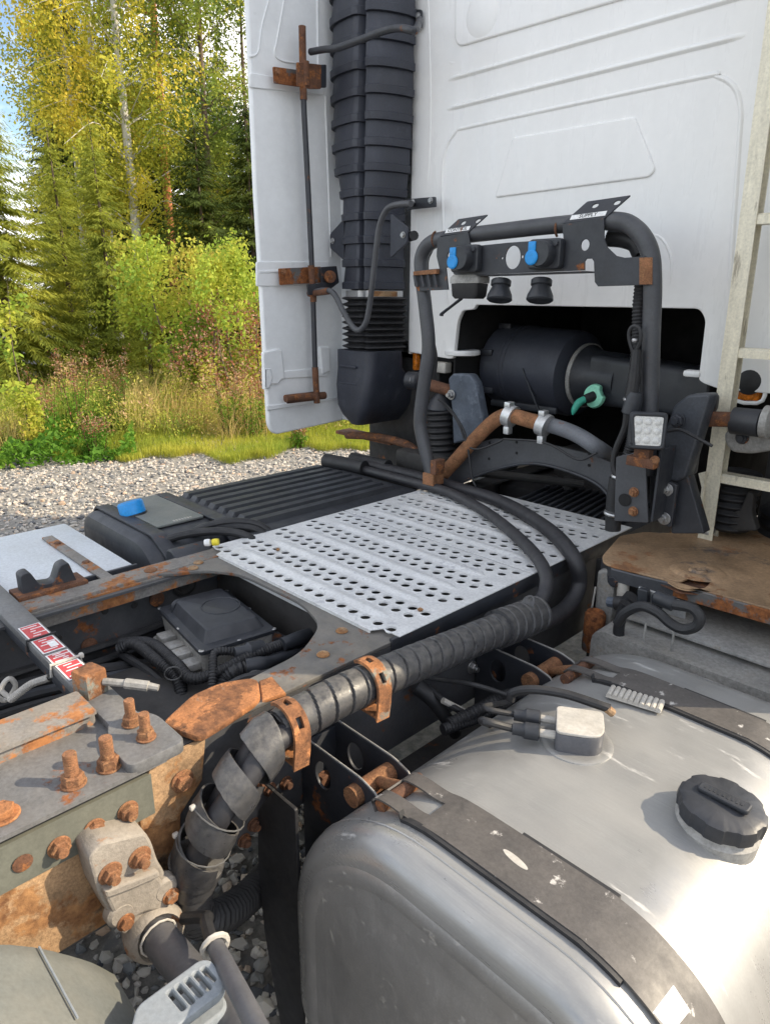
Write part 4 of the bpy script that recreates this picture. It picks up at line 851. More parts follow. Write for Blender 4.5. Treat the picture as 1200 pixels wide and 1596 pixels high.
# level sender
sc_ = P(902, 1128, Z=.945); rot = .55
lid = rnd([sc_+Matrix.Rotation(rot, 3, 'Z')@V((a, b, 0)) for a, b in ((-.045, -.045), (.05, -.045), (.05, .05), (-.045, .05))], [.012, .04, .012, .012], 6)
sn = part('level_sender', prism([p-V((0, 0, .052)) for p in lid], (0, 0, .050), bev=.003), 'fender_tube_paint', tk, label='grey fuel level sender with a pale lid')
part('sender_lid', prism([V((sc_.x, sc_.y, 0))+(V((p.x, p.y, 0))-V((sc_.x, sc_.y, 0)))*.99+V((0, 0, sc_.z-.002)) for p in lid], (0, 0, .006), bev=.002), 'cable_white', tk)
part('sender_flange', lathe([(.074, -.004), (.072, .002), (.066, .004), (.06, .003)], V((sc_.x, sc_.y, TZ1)), Z_, 36), 'tank_alu', tk)
for dy in (0, .05):
    a = sc_+Matrix.Rotation(rot, 3, 'Z')@V((-.045, -.022+dy, -.02)); dr = Matrix.Rotation(rot, 3, 'Z')@V((-1, 0, 0))
    part('sender_nipple', tube([a, a+dr*.045], .0085, n=10, sm=1), 'cable_white', tk); part('sender_coupling', tube([a+dr*.03, a+dr*.033, a+dr*.06, a+dr*.065, a+dr*.085], [.012, .017, .017, .013, .012], n=12, sm=1), 'plastic_black', tk)
    q0 = a+dr*.08; pts = [q0, q0+dr*.06+V((-.01, 0, .004))]+([P(790, 1138, X=.62), P(740, 1120, X=.58), P(695, 1095, X=.53), P(668, 1070, X=.47)] if dy == 0 else [P(800, 1090, X=.66), P(740, 1068, X=.58), P(690, 1060, X=.50), P(655, 1055, X=.45)])
    part('fuel_line', tube(pts, .0085 if dy == 0 else .0065, n=10, sm=8), 'rubber', tk)
part('sender_cable', tube([P(950, 1105, Z=.945), P(930, 1098, Z=.95), P(880, 1082, Z=.955), P(830, 1075, Z=.95), P(800, 1080, Z=.93), P(795, 1092, Z=.91)], .010, n=10, sm=8), 'rubber', tk)
part('cable_gland', tube([P(955, 1112, Z=.935), P(945, 1104, Z=.947)], .009, n=10, sm=1), 'rust_light', tk)
conduit([P(700, 1130, X=.58), P(740, 1110, X=.60), P(790, 1085, X=.62), P(850, 1078, X=.66)], .016, tk); conduit([P(690, 1138, X=.58), P(735, 1122, X=.60), P(795, 1098, X=.62)], .014, tk)
part('bare_pipe', tube([P(690, 1092, X=.53), P(715, 1105, X=.55), P(738, 1116, X=.57)], .008, n=8), 'cable_white', tk); part('pipe_fitting', tube([P(735, 1113, X=.57), P(746, 1117, X=.575)], .013, n=8, sm=1), 'rust_light', tk); part('pipe_fitting', tube([P(775, 1118, X=.6), P(786, 1114, X=.6)], .013, n=6, sm=1), 'rust', tk)
part('fuel_hose', tube([P(650, 1070, X=.45), P(675, 1090, X=.49), P(695, 1120, X=.52), P(710, 1145, X=.53)], [.022, .022, .017, .015], n=12), 'rubber', tk)
# ribbed pad
c0, c1, c2 = P(952, 1073, Z=.905), P(1036, 1098, Z=.905), P(930, 1090, Z=.905)
ud, vd = (c1-c0), (c2-c0); vd = (Z_.cross(ud).normalized())*(-.045 if vd.dot(Z_.cross(ud)) < 0 else .045)
rp_ = part('ribbed_pad', prism([c0, c1, c1+vd, c0+vd], (0, 0, .004) if True else 0), 'cable_white', tk, label='pale ribbed pad on the tank')
for k in range(10):
    a = c0+ud*(.05+.1*k); part('pad_rib', tube([a+V((0, 0, .006))+vd*.03, a+vd*.97+V((0, 0, .006))], .006, n=8, sm=1), 'cable_white', rp_ and tk)
part('tank_sticker', sheet(pp([(1018, 1580), (1050, 1537), (1075, 1575), (1045, 1612)], X=1.37+.006), .001, bev=.0003), 'white_paper', tk)
# tank brackets
def arm(y, hole):
    pts = rnd(XZ(y, [(.43, .837), (.625, .835), (.674, .822), (.664, .79), (.602, .71), (.566, .60), (.553, .30), (.43, .25)]), [.01, .02, .012, .02, .04, .05, .02, .02])
    return sheet(pts, .007, holes=[circ((.505, y, .775), X_, Z_, .026, 20, .034), circ((.617, y, .797), X_, Z_, .016, 14)])
for ya, yb, lb in ((.778, .872, 'dark bracket arm holding the tank near its dented end'), (1.405, 1.52, 'dark bracket arm holding the tank beside the step')):
    for y in (ya, yb):
        o = part('bracket_arm', arm(y, 0), 'dark_paint', label=lb); lb = None
    for y in (ya, yb): part('worn_edge', tube(rnd(XZ(y, [(.43, .8385), (.625, .8365), (.676, .823), (.666, .79)]), .015, closed=False), .0022, n=6, sm=1), 'alu_dirty', o)
    part('bracket_back', box((.434, (ya+yb)/2, .54), (.008, yb-ya, .56), bev=.002), 'dark_paint', o)
    part('spool_pin', tube([(.617, ya-.022, .797), (.617, yb+.012, .797)], .0225, n=18, sm=1), 'rust', o); part('pin_bolt', tube([(.62, (ya+yb)/2, .80), (.745, (ya+yb)/2-.03, .872)], .012, n=12, sm=1), 'rust', o)
    for z in (.70, .60, .50): bolt((.4385, (ya+yb)/2, z), X_, .016, 'rust_dark', o, 'hex')
    part('strap_roller', tube([(.742, ya-.06, .876), (.742, yb-.065+.02, .876)], .013, n=14, sm=1), 'rust_dark', o)
for px, py in ((405, 1215), (432, 1265), (395, 1285), (420, 1230), (445, 1220), (380, 1310)): bolt(P(px, py, X=.426), X_, .014, 'rust_dark', rr, 'flange')
for px, py, m in ((735, 1040, 'steel'), (762, 1060, 'dark_paint'), (772, 1010, 'dark_paint'), (790, 1025, 'dark_paint'), (690, 1015, 'dark_paint')): bolt(P(px, py, X=.426), X_, .014, m, rr, 'nut')
part('dark_gap_filler', box((.50, 1.25, .48), (.11, .60, .30), bev=.02), 'engine_dark')  # dark filler added so the gap between rail and tank stays black
part('hanging_flap', sheet(rnd([q for q in pp([(428, 1232), (405, 1262), (404, 1330), (414, 1450), (440, 1600), (470, 1750)], Y=.655)]+[V((.57, .655, .25)), V((.57, .655, .80)), V((.45, .655, .80))], .006), .008), 'rubber', label='dark flap hanging behind the tank end')
# --- cab
CY = 2.45
wall = [(-.86, 1.51), (-.86, 4.05), (1.20, 4.05), (1.20, 1.475), (.60, 1.475), (.545, 1.49), (.53, 1.50), (.525, 1.70), (.50, 1.735), (-.46, 1.735), (-.47, 1.715), (-.535, 1.71), (-.56, 1.66), (-.575, 1.50), (-.60, 1.495)]
wall_h = circ((.0, 0, 0), X_, Z_, .01)
cab = part('cab', sheet(rnd(XZ(CY+.012, wall), .018), .024, bev=.004), 'cab_white', label='white rear wall of the cab', smooth=30)
def embossed(pts, h, r, wid, name='pressed_panel'):
    part(name, sheet(rnd(pts, r, 6), 2*h, bev=h*.92, bres=4), 'cab_white', cab, smooth=60)
def bead(pts, wd, h, name='pressed_bead'):
    p = [V((q.x, CY, q.z)) for q in fine(pts, .02, 8)]; R_ = []
    for i, q in enumerate(p):
        t = (p[min(i+1, len(p)-1)]-p[max(i-1, 0)]).normalized(); s = V((-t.z, 0, t.x)); e = min(1, min(i, len(p)-1-i)/3)
        R_.append([q+s*(u*wd)+V((0, -h*e*(math.cos(u*PI)+1)/2+.0012, 0)) for u in np.linspace(-1, 1, 9)])
    part(name, loft(R_, cap=False, closed=False), 'cab_white', cab, smooth=70)
embossed([P(800, 214, Y=CY), P(990, 181, Y=CY), P(1023, 264, Y=CY), P(1013, 276, Y=CY), P(772, 308, Y=CY)], .007, .015, 0)
arch = pp([(700, 480), (690, 330), (692, 245), (710, 206), (740, 195), (1085, 121), (1115, 118), (1142, 132), (1154, 165), (1152, 220), (1135, 470)], Y=CY)
bead(arch, .012, .007)
for a, b in (((696, 124), (1230, -28)), ((694, 170), (1172, 51))): bead(pp([a, ((a[0]+b[0])/2, (a[1]+b[1])/2), b], Y=CY), .014, .010)
bead(pp([(663, -120), (668, 20), (671, 150), (669, 250), (664, 300)], Y=CY), .006, .004)
bead(pp([(694, 92), (706, 98), (720, 94)], Y=CY), .01, .004)
embossed([P(710, 75, Y=CY), P(1010, -12, Y=CY), V((.35, CY, 3.3)), P(712, -160, Y=CY)], .008, .05, 0)
bead(pp([(1010, 362), (1032, 372), (1046, 402), (1044, 440), (1040, 455)], Y=CY), .008, .005)
part('round_cover', lathe([(.08, 0), (.08, .002), (.074, .004)], P(752, 20, Y=CY-.006), -Y_, 36), 'cab_white', cab)
# cab shell: sides, roof, floor and the dark recess behind the opening
part('cab_side', box((-1.215, 3.55, 2.70), (.03, 2.2, 2.60), bev=.01), 'cab_white', cab); part('cab_side', box((1.215, 3.55, 2.70), (.03, 2.2, 2.60), bev=.01), 'cab_white', cab)
part('cab_corner', box((-1.035, CY+.13, 2.75), (.33, .02, 2.55), bev=.004), 'fairing_white', cab); part('cab_corner_return', box((-.868, CY+.075, 2.75), (.014, .12, 2.50), bev=.003), 'cab_white', cab)
part('cab_roof', box((0, 3.5, 4.05), (2.46, 2.2, .05), bev=.02), 'cab_white', cab); part('cab_front', box((0, 4.62, 2.5), (2.4, .06, 3.0), bev=.02), 'cab_white', cab)
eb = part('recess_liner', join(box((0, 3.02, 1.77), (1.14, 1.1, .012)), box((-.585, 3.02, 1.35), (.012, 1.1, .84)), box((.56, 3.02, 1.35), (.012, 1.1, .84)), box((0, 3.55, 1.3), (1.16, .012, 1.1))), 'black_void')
part('cab_floor', join(box((-.90, 3.55, 1.49), (.60, 2.1, .03)), box((.89, 3.55, 1.49), (.62, 2.1, .03))), 'black_void', cab); part('sun_block_skirt', box((1.225, 3.45, 1.0), (.03, 2.1, .86), bev=.01), 'cab_white', cab); part('underbody', box((0, 3.1, .80), (.8, 1.0, .25), bev=.03), 'engine_dark')  # right skirt is out of view, added to keep sun off the step
part('under_shield', box((-.95, 2.95, 1.2), (.5, .9, .7), bev=.02), 'engine_dark'); part('under_shield', box((.98, 3.1, 1.2), (.5, .9, .7), bev=.02), 'engine_dark')
# side fairings
def fairing(s):
    x = 1.23*s
    o = [(1.86, 3.3), (1.855, 2.2), (1.862, 1.75), (1.868, 1.17), (1.90, 1.125), (2.33, 1.145), (2.45, 1.15), (2.45, 3.3)]
    if s > 0: o = [(1.60 if a < 2 else a, .6 if b < 1.2 else b) for a, b in o]  # right fairing, out of view, drawn longer and lower for the shade it casts
    return sheet(rnd(YZ(x, o), [.02, .02, .02, .03, .03, .01, .01, .01]), .03, bev=.008, bres=3)
fr = part('side_fairing', fairing(-1), 'fairing_white', label='white side fairing behind the air intake', smooth=40); part('side_fairing', fairing(1), 'fairing_white', smooth=40)
FX = -1.214
def fpatch(pts, h, name, r=.01): part(name, sheet(rnd(pp(pts, X=FX), r), h*2, bev=h*.7, bres=2), 'fairing_white', fr, smooth=45)
def fline(pts, r=.004, name='moulded_rib'): part(name, tube(pp(pts, X=FX), r, n=8, sm=6), 'fairing_white', fr)
fpatch([(388, 112), (504, 132), (504, 148), (388, 136)], .006, 'moulded_band'); fpatch([(399, 407), (512, 407), (512, 444), (399, 446)], .005, 'moulded_band'); fpatch([(402, 420), (512, 418), (512, 424), (402, 426)], .008, 'moulded_band', .002)
fpatch([(408, 548), (432, 543), (438, 545), (443, 590), (436, 592), (434, 598), (410, 600)], .010, 'moulded_clip'); fpatch([(409, 572), (421, 572), (424, 590), (419, 605), (410, 607)], .014, 'moulded_clip', .006)
fpatch([(496, 540), (512, 540), (514, 578), (500, 584)], .012, 'moulded_clip'); fpatch([(440, 578), (510, 572), (510, 586), (441, 590)], .006, 'moulded_band'); fpatch([(415, 632), (527, 618), (527, 622), (416, 640)], .006, 'moulded_band', .003)
fline([(424, -20), (408, 40), (402, 80), (389, 88)]); fline([(448, -30), (432, 60), (428, 82), (440, 94), (470, 98)]); fline([(494, -30), (496, 100)], .005); fline([(507, 150), (516, 400)], .005)
part('fairing_flange', box((-1.18, 2.34, 2.2), (.08, .012, 2.1), bev=.003), 'fairing_white', fr)
# fairing rod with rusty brackets
RX = -1.13
rod = part('fairing_rod', tube(pp([(471, 40), (473, 150), (479, 270), (487, 440), (492, 600), (494, 625)], X=RX), .0125, n=14, sm=4), 'dark_paint', label='dark rod with rusty ends along the fairing')
for a, b in (((471, 40), (473, 155)), ((485, 413), (488, 455)), ((488, 455), (488.5, 470)), ((491, 572), (494, 628))): part('rod_sleeve', tube([P(*a, X=RX), P(*b, X=RX)], .0155, n=14, sm=1), 'rust_dark', rod)
def fbr(pts, x, mat='rust_dark', th=.008, name='rod_bracket', r=.006):
    return part(name, sheet(rnd(pp(pts, X=x), r), th, bev=.002), mat, rod)
fbr([(425, 103), (468, 109), (468, 135), (427, 129)], -1.17, 'rusty_paint'); fbr([(462, 96), (500, 100), (500, 138), (482, 138), (462, 133)], -1.12, 'rust_dark'); fbr([(484, 100), (508, 100), (508, 136), (486, 136)], -1.14, 'dark_paint')
part('bracket_tube', tube([P(474, 95, X=RX), P(476, 134, X=RX)], .021, n=16, sm=1), 'rust_dark', rod)
fbr([(434, 418), (500, 415), (500, 440), (436, 444)], -1.17, 'rusty_paint'); fbr([(500, 416), (524, 414), (528, 440), (512, 452), (500, 446)], -1.14, 'dark_paint'); fbr([(478, 443), (508, 440), (508, 456), (480, 460)], -1.11, 'dark_paint')
part('bracket_roller', lathe([(.02, -.01), (.028, -.006), (.028, .01), (.018, .014), (.009, .012), (.008, .02)], P(514, 431, X=-1.12), X_-Y_*.4, 20), 'rust_dark', rod)
fbr([(445, 615), (490, 610), (490, 624), (447, 629)], -1.16, 'rust_dark'); part('rod_foot', tube([P(445, 621, X=-1.14), P(506, 616, X=-1.14)], .018, n=12, sm=1), 'rust_dark', rod)
for px, py in ((432, 111), (442, 423), (452, 622)): bolt(P(px, py, X=-1.165), X_, .010, 'rust', rod, 'hex')
# --- snorkel
def sn_ring(z, xl, xr, d, dep=.20, yb=2.42):
    cx = (xl+xr)/2; hw = (xr-xl)/2; pts = []
    for t in np.linspace(0, 1, 25):
        u = -1+2*t; lobe = 0
        e = 1-(abs(u-.37)/1.37)**4 if u < .37 else 1-((u-.37)/.63)**2.4; y = yb-dep*(.74+.26*e if u < .37 else .34+.66*e)-d
        groove = .05*math.exp(-((u-.37)/.09)**2)
        pts.append(V((cx+u*(hw+d), y+groove-.018*lobe*(1-abs(u)**8)+.03*abs(u)**10, z)))
    pts += [V((xr+d, yb, z)), V((xl-d, yb, z))]
    return pts
SY = 2.20
prl = [(0, 508, 644), (150, 510, 641), (240, 513, 637), (275, 518, 634), (300, 526, 630), (340, 530, 627), (450, 531, 626)]
def sn_edges(z):
    tab = []
    for y, a, b in [(-260, 505, 648)]+prl:
        A, B = P(a, y, Y=2.245), P(b, y, Y=2.41); tab.append(((A.z+B.z)/2, A.x, B.x))
    tab.sort(); zs = [t[0] for t in tab]; return float(np.interp(z, zs, [t[1] for t in tab])), float(np.interp(z, zs, [t[2] for t in tab]))
ztop, zbot = 3.35, P(578, 450, Y=SY).z
sk_ = None; nseg = int((ztop-zbot)/.098); rings = []
for k in range(nseg+1):
    z1 = zbot+k*.098; z2 = min(z1+.098, ztop)
    for f, d in ((0, -.004), (.01, .010), (.30, .011), (.34, .004), (.97, -.002)):
        z = z1+(z2-z1)*f; xl, xr = sn_edges(z); rings.append(sn_ring(z, xl, xr, d))
snk = part('air_intake', loft(rings), 'snorkel_plastic', label='tall black ribbed air intake duct behind the cab', smooth=28)
xl, xr = sn_edges(zbot); zb = zbot
part('hose_clamp', loft([sn_ring(z, xl+.005, xr-.005, .004, .19) for z in (zb-.034, zb-.006)]), 'alu', snk); part('clamp_rust', loft([sn_ring(z, xl+.24, xr-.004, .007, .19)[14:25]+sn_ring(z, xl+.24, xr-.004, .001, .19)[14:25][::-1] for z in (zb-.032, zb-.008)]), 'rust_light', snk)
bell = []
for k in range(13*8):
    z = zb-.034-k*.0019*8/8*1.05; bell.append(z)
zc = P(580, 551, Y=SY).z; nb_ = 9
rr_ = [sn_ring(zb-.034-(zb-.034-zc)*t, xl-.004, xr+.012, .012*(math.sin(t*nb_*2*PI)), .20) for t in np.linspace(0, 1, nb_*10)]
part('bellows', loft(rr_), 'rubber', snk, label='ribbed rubber bellows of the intake', smooth=60)
zl = P(590, 672, Y=SY).z
def lowr(z, xl_, xr_, y0, y1, r=.05): return rnd([V((xl_, y0, z)), V((xr_, y0, z)), V((xr_, y1, z)), V((xl_, y1, z))], r, 5)
XL, XR = xl-.004, xr+.02
part('intake_elbow', loft([lowr(zc+.005, XL, XR, 2.20, 2.42), lowr(zc-.08, XL, XR-.01, 2.20, 2.44), lowr(zc-.16, XL, XR-.02, 2.19, 2.52), lowr(zc-.26, XL+.01, XR-.04, 2.19, 2.58), lowr(zl+.05, XL+.03, XR-.07, 2.20, 2.60), lowr(zl, XL+.07, XR-.12, 2.23, 2.6)]), 'snorkel_plastic', snk, label='intake elbow tapering below the bellows', smooth=35)
for dz in (.07, .15): part('elbow_rib', tube([(XL+.05, 2.194, zc-dz), (XR-.10, 2.194, zc-dz)], .006, n=8, sm=1), 'snorkel_plastic', snk)
for px, py, sx in ((522, 375, -1), (628, 366, 1)):
    c = P(px, py, Y=SY+.04); part('mount_ear', sheet(rnd([c+V((a*sx, 0, b)) for a, b in ((-.07, .09), (.03, .03), (.03, -.03), (-.07, -.09))], .012), .012), 'snorkel_plastic', snk); bolt(c+V((.008*sx, -.008, 0)), -Y_, .010, 'steel', snk, 'hex')
c = P(640, 367, Y=SY+.06); part('mount_rubber', tube([c+V((-.03, .03, 0)), c+V((.02, .0, 0))], .02, n=12, sm=1), 'rubber', snk)
HY = 2.09
h1 = part('hold_rod', tube(pp([(484, 80), (506, 76), (525, 74), (560, 62), (600, 47), (625, 43), (645, 47)], Y=HY)+[P(651, 40, Y=2.2), P(654, 30, Y=2.35)], .0135, n=12, sm=6), 'dark_paint', label='dark curved rod holding the air intake')
part('rod_plate', sheet(rnd(pp([(646, 14), (658, 14), (658, 42), (646, 46)], Y=2.43), .01), .008), 'dark_paint', h1); bolt(P(651, 24, Y=2.425), -Y_, .010, 'steel', h1, 'hex')
h2 = part('hold_rod', tube(pp([(486, 455), (505, 452), (520, 457), (535, 485), (549, 508), (560, 514), (571, 500), (578, 460), (586, 390), (592, 350), (604, 325), (622, 318), (640, 317)], Y=2.08), .0125, n=12, sm=6), 'bar_tube', label='bent rod crossing the intake bellows')
part('rod_plate', sheet(rnd(pp([(634, 310), (679, 306), (680, 322), (634, 327)], Y=2.40), .006), .008), 'dark_paint', h2); part('rod_stub', tube([P(636, 317, Y=2.08), P(642, 317, Y=2.4)], .012, n=10, sm=1), 'dark_paint', h2)
for px, py in ((643, 315), (671, 312)): bolt(P(px, py, Y=2.394), -Y_, .010, 'steel', h2, 'hex')
part('rod_end', tube([P(482, 457, Y=2.08), P(512, 453, Y=2.08)], .0155, n=12, sm=1), 'rust_dark', h2)
# --- pipe hoop with socket panel
BY = 2.10
hp = part('pipe_hoop', tube([P(676, 752, Y=BY), P(668, 722, Y=BY), P(656, 672, Y=BY), P(655, 645, Y=BY), P(662, 590, Y=BY), P(668, 540, Y=BY), P(663, 480, Y=BY), P(657, 430, Y=BY), P(657, 400, Y=BY), P(669, 380, Y=BY), P(695, 371, Y=BY), P(780, 360, Y=BY), P(870, 350, Y=BY), P(955, 344, Y=BY), P(990, 356, Y=BY), P(1012, 390, Y=BY), P(1017, 440, Y=BY), P(1015, 520, Y=BY), P(1012, 640, Y=BY), P(1008, 740, Y=BY)], .0275, n=20, sm=7), 'bar_tube', label='dark bent pipe hoop carrying the socket panel', smooth=60)
PY = 2.068
def z4(pts, y=PY): return [P(620+a*.3667, 300+b*.3667, Y=y) for a, b in pts]
pl = z4([(170, 190), (300, 168), (312, 228), (470, 212), (705, 195), (700, 132), (878, 108), (878, 190), (892, 232), (930, 268), (965, 276), (1052, 270), (1062, 392), (852, 398), (838, 380), (834, 292), (826, 280), (804, 281), (796, 292), (796, 330), (250, 352), (238, 344), (234, 320), (220, 315), (207, 320), (216, 412), (90, 418), (72, 395), (66, 352), (80, 330), (178, 322), (166, 270)])
pn = part('socket_panel', sheet(pl, .006, holes=[circ(z4([(490, 275)])[0], X_, Z_, .032, 24, .038), circ(z4([(221, 268)])[0], X_, Z_, .010, 14, .013), circ(z4([(797, 222)])[0], X_, Z_, .015, 16, .017), circ(z4([(445, 278)])[0], X_, Z_, .004, 8), circ(z4([(530, 272)])[0], X_, Z_, .005, 8)]), 'dark_paint', label='dark steel socket panel welded to the pipe hoop')
bt_ = z4([(242, 352), (796, 332), (834, 350), (834, 352)]); part('panel_shelf', prism([bt_[0], bt_[1], bt_[1]+V((0, .09, 0)), bt_[0]+V((0, .09, 0))], (0, 0, -.004)), 'dark_paint', pn)
for tabs, txt in (([(178, 186), (238, 132), (334, 118), (298, 170)], 'CONTROL'), ([(700, 132), (768, 78), (924, 62), (878, 110)], 'SUPPLY')):
    b0, b3 = z4([tabs[0]])[0], z4([tabs[3]])[0]; up_ = V((0, .035, .05)) if txt == 'CONTROL' else V((0, .04, .055)); k = 1.18
    q = [b0, b0+up_*k+X_*.055, b3+up_*k+X_*.055, b3]; xd = (b3-b0).normalized(); ud_ = (q[1]-q[0]-xd*(q[1]-q[0]).dot(xd)).normalized(); ctr = (q[1]+q[2])/2-ud_*.022
    hw = (b3-b0).length*.25
    part('panel_tab', sheet(rnd(q, .004), .005, holes=[circ(ctr-xd*hw, xd, ud_, .011, 14, .009), circ(ctr+xd*hw, xd, ud_, .011, 14, .009)]), 'dark_paint', pn)
    nn = xd.cross(ud_); nn = nn if nn.dot(CAM_LOC-ctr) > 0 else -nn
    lc = (b0+b3)/2+xd*.012+ud_*.018+nn*.0035; L2 = (b3-b0).length*.42
    part('paper_label', sheet([lc-xd*L2-ud_*.009, lc+xd*L2-ud_*.009, lc+xd*L2+ud_*.009, lc-xd*L2+ud_*.009], .0008, bev=.0002), 'white_paper', pn)
    cu = bpy.data.curves.new('txt', 'FONT'); cu.body = txt; cu.size = .019; cu.align_x = 'CENTER'; cu.align_y = 'CENTER'; cu.extrude = .0003
    o = bpy.data.objects.new('txt', cu); COL.objects.link(o); me = bpy.data.meshes.new_from_object(o.evaluated_get(bpy.context.evaluated_depsgraph_get())); bpy.data.objects.remove(o)
    m4 = Matrix((xd, ud_, nn)).transposed().to_4x4(); m4.translation = lc+nn*.0009; me.transform(m4); part('label_text', me, 'ink', pn, smooth=None)
for pts in ([(165, 205), (172, 188)], [(288, 185), (296, 168)], [(688, 160), (696, 140)], [(880, 135), (886, 112)]):
    q = z4([pts[0]], BY)[0]; part('weld_bead', tube([q+V((0, .028*math.cos(a), .028*math.sin(a)+.006)) for a in np.linspace(PI*.6, PI*1.35, 9)], .004, n=6, sm=1), 'rust_dark', pn)
q0, q1 = z4([(1058, 275), (1060, 390)]); part('weld_bead', sheet([q0+V((-.02, -.006, 0)), q0+V((.018, -.0, 0)), q1+V((.016, .0, 0)), q1+V((-.022, -.006, 0))], .004), 'rust', pn)
part('strap_clamp', prism(z4([(80, 335), (180, 325), (180, 345), (80, 352)]), (0, -.02, 0)), 'rust', pn)
for k in range(4): part('clamp_rod', tube(z4([(72+k*28, 345), (84+k*28, 400)], PY-.012), .005, n=8, sm=1), 'dark_paint', pn)
for a, b in ((290, 282), (625, 262)):
    c = z4([(a, b)])[0]
    sck = part('socket', prism(rnd([c+V((x*.052, -.003, z*.052)) for x, z in ((-.9, -.9), (1.5, -.9), (1.5, .9), (-.9, .9))], .016), (0, -.03, 0), bev=.006), 'plastic_black', pn)
    part('socket_barrel', lathe([(.043, 0), (.043, .03), (.038, .04)], c+V((.02, -.03, 0)), -Y_, 24), 'plastic_black', pn)
    part('blue_lid', join(lathe([(.020, .034), (.024, .036), (.024, .044), (.020, .047)], c+V((-.004, -.03, -.012)), -Y_, 24), box(c+V((-.004, -.070, .020)), (.028, .009, .034), bev=.003)), 'blue', pn, label='blue socket lid')
    bolt(c+V((.062, -.034, .03)), -Y_, .009, 'dark_paint', pn, 'hex')
for a, b in ((440, 370), (612, 368)):
    c = z4([(a, b)], 2.11)[0]; part('hanging_socket', lathe([(.032, 0), (.036, .004), (.036, .02), (.03, .024), (.044, .055), (.046, .07), (.04, .075)], c, V((.12, -.25, -1)), 24), 'plastic_black', pn)
c = z4([(305, 385)], 2.10)[0]; part('hanging_plug', loft([rnd([c+V((a*s_, b*s_, dz)) for a, b in ((-.068, -.04), (.068, -.04), (.068, .04), (-.068, .04))], .015) for dz, s_ in ((.035, .8), (.02, 1), (0, 1.0))]), 'alu_dirty', pn)
part('plug_body', loft([rnd([c+V((a*s_, b*s_, dz)) for a, b in ((-.064, -.038), (.064, -.038), (.064, .038), (-.064, .038))], .015) for dz, s_ in ((-.001, 1), (-.045, .93), (-.055, .8))]), 'rubber', pn)
part('plug_lever', tube(z4([(270, 450), (225, 485), (190, 512), (185, 522)], 2.08), [.010, .009, .010, .012], n=8, flat=.5), 'dark_paint', pn)
conduit([z4([(1000, 190)], 2.16)[0], z4([(1040, 240)], 2.16)[0], z4([(1035, 380)], 2.13)[0], z4([(1025, 480)], 2.12)[0], z4([(1022, 600)], 2.12)[0], z4([(1010, 760)], 2.10)[0], z4([(990, 860)], 2.08)[0]], .020, pn, p=.011, am=.08)
part('cable_run', tube([z4([(900, 190)], 2.15)[0], z4([(960, 195)], 2.15)[0], z4([(1010, 215)], 2.15)[0], z4([(1035, 260)], 2.15)[0]], .028, n=12), 'rubber', pn)
for px, py in ((150, 240), (140, 590)): part('cable_run', tube([z4([(140, 240)], 2.13)[0], z4([(120, 300)], 2.13)[0], z4([(128, 440)], 2.13)[0], z4([(140, 600)], 2.13)[0], z4([(158, 700)], 2.13)[0], z4([(150, 790)], 2.13)[0]], .011, n=8), 'rubber', pn) if px == 150 else None
part('hoop_foot', box(P(675, 745, Y=2.1), (.06, .07, .05)), 'rust', hp); part('hoop_clamp', box(P(682, 727, Y=2.1), (.03, .06, .06)), 'rust_dark', hp)
# --- what shows in the cab opening: air filter, cab suspension, cross member
AF = V((-.33, 2.78, 1.45)); AX = V((1, -.10, -.03)).normalized()
af = part('air_filter', lathe([(.10, 0), (.175, .004), (.188, .02), (.19, .05), (.188, .055), (.188, .12), (.193, .124), (.193, .134), (.188, .138), (.188, .145), (.193, .149), (.193, .159), (.188, .163), (.188, .42), (.182, .445), (.15, .465), (.12, .47)], AF-AX*.22, AX, 48), 'snorkel_plastic', label='large black cylindrical air filter in the cab opening')
part('filter_neck', lathe([(.125, 0), (.135, .01), (.135, .03), (.12, .05), (.112, .10), (.11, .22)], AF+AX*.24, AX, 40), 'plastic_black', af); part('filter_clamp', lathe([(.139, 0), (.139, .018)], AF+AX*.255, AX, 40), 'alu_dirty', af)
part('filter_outlet', loft([rnd([AF+AX*s+V((0, a*h, b*h)) for a, b in ((-.1, -.1), (.1, -.1), (.1, .1), (-.1, .1))], .03) for s, h in ((.34, 1.05), (.50, 1.0), (.85, .9))]), 'plastic_black', af)
for a in (110, 160, 215): 
    F = frame_z(AX); q = AF-AX*.17+F@V((.192*math.cos(rad(a)), .192*math.sin(rad(a)), 0)); part('filter_clip', box(q, (.07, .02, .03), bev=.006), 'dark_paint', af)
for k in range(3): part('filter_rib', box(AF+AX*.10+V((-.02+.03*k, -.185, -.05-.05*k)), (.006, .012, .16), rot=Matrix.Rotation(-.5, 3, 'Y'), bev=.002), 'plastic_black', af)
part('filter_saddle', box(AF+V((.02, -.14, -.16)), (.36, .02, .03), bev=.006), 'plastic_black', af)
vq = P(927, 617, Y=2.60)
gv = part('drain_valve', lathe([(.012, -.02), (.045, -.012), (.05, 0), (.046, .012), (.02, .016)], vq, (-.1, -1, .1), 24, lobes=lambda a, h: 1-.25*(math.sin(a*2+.5) > .6)), 'mint_valve', af, label='mint green drain valve on the air filter')
part('valve_collar', tube([vq+V((0, -.008, 0)), vq+V((-.022, -.044, -.012))], [.022, .018], n=14, sm=1), 'rubber', af)
part('valve_tip', tube([vq+V((-.012, -.03, -.005)), vq+V((-.035, -.06, -.025)), vq+V((-.045, -.075, -.055)), vq+V((-.048, -.08, -.075))], [.014, .016, .013, .004], n=12), 'cyan_valve', af, label='teal rubber tip of the drain valve')
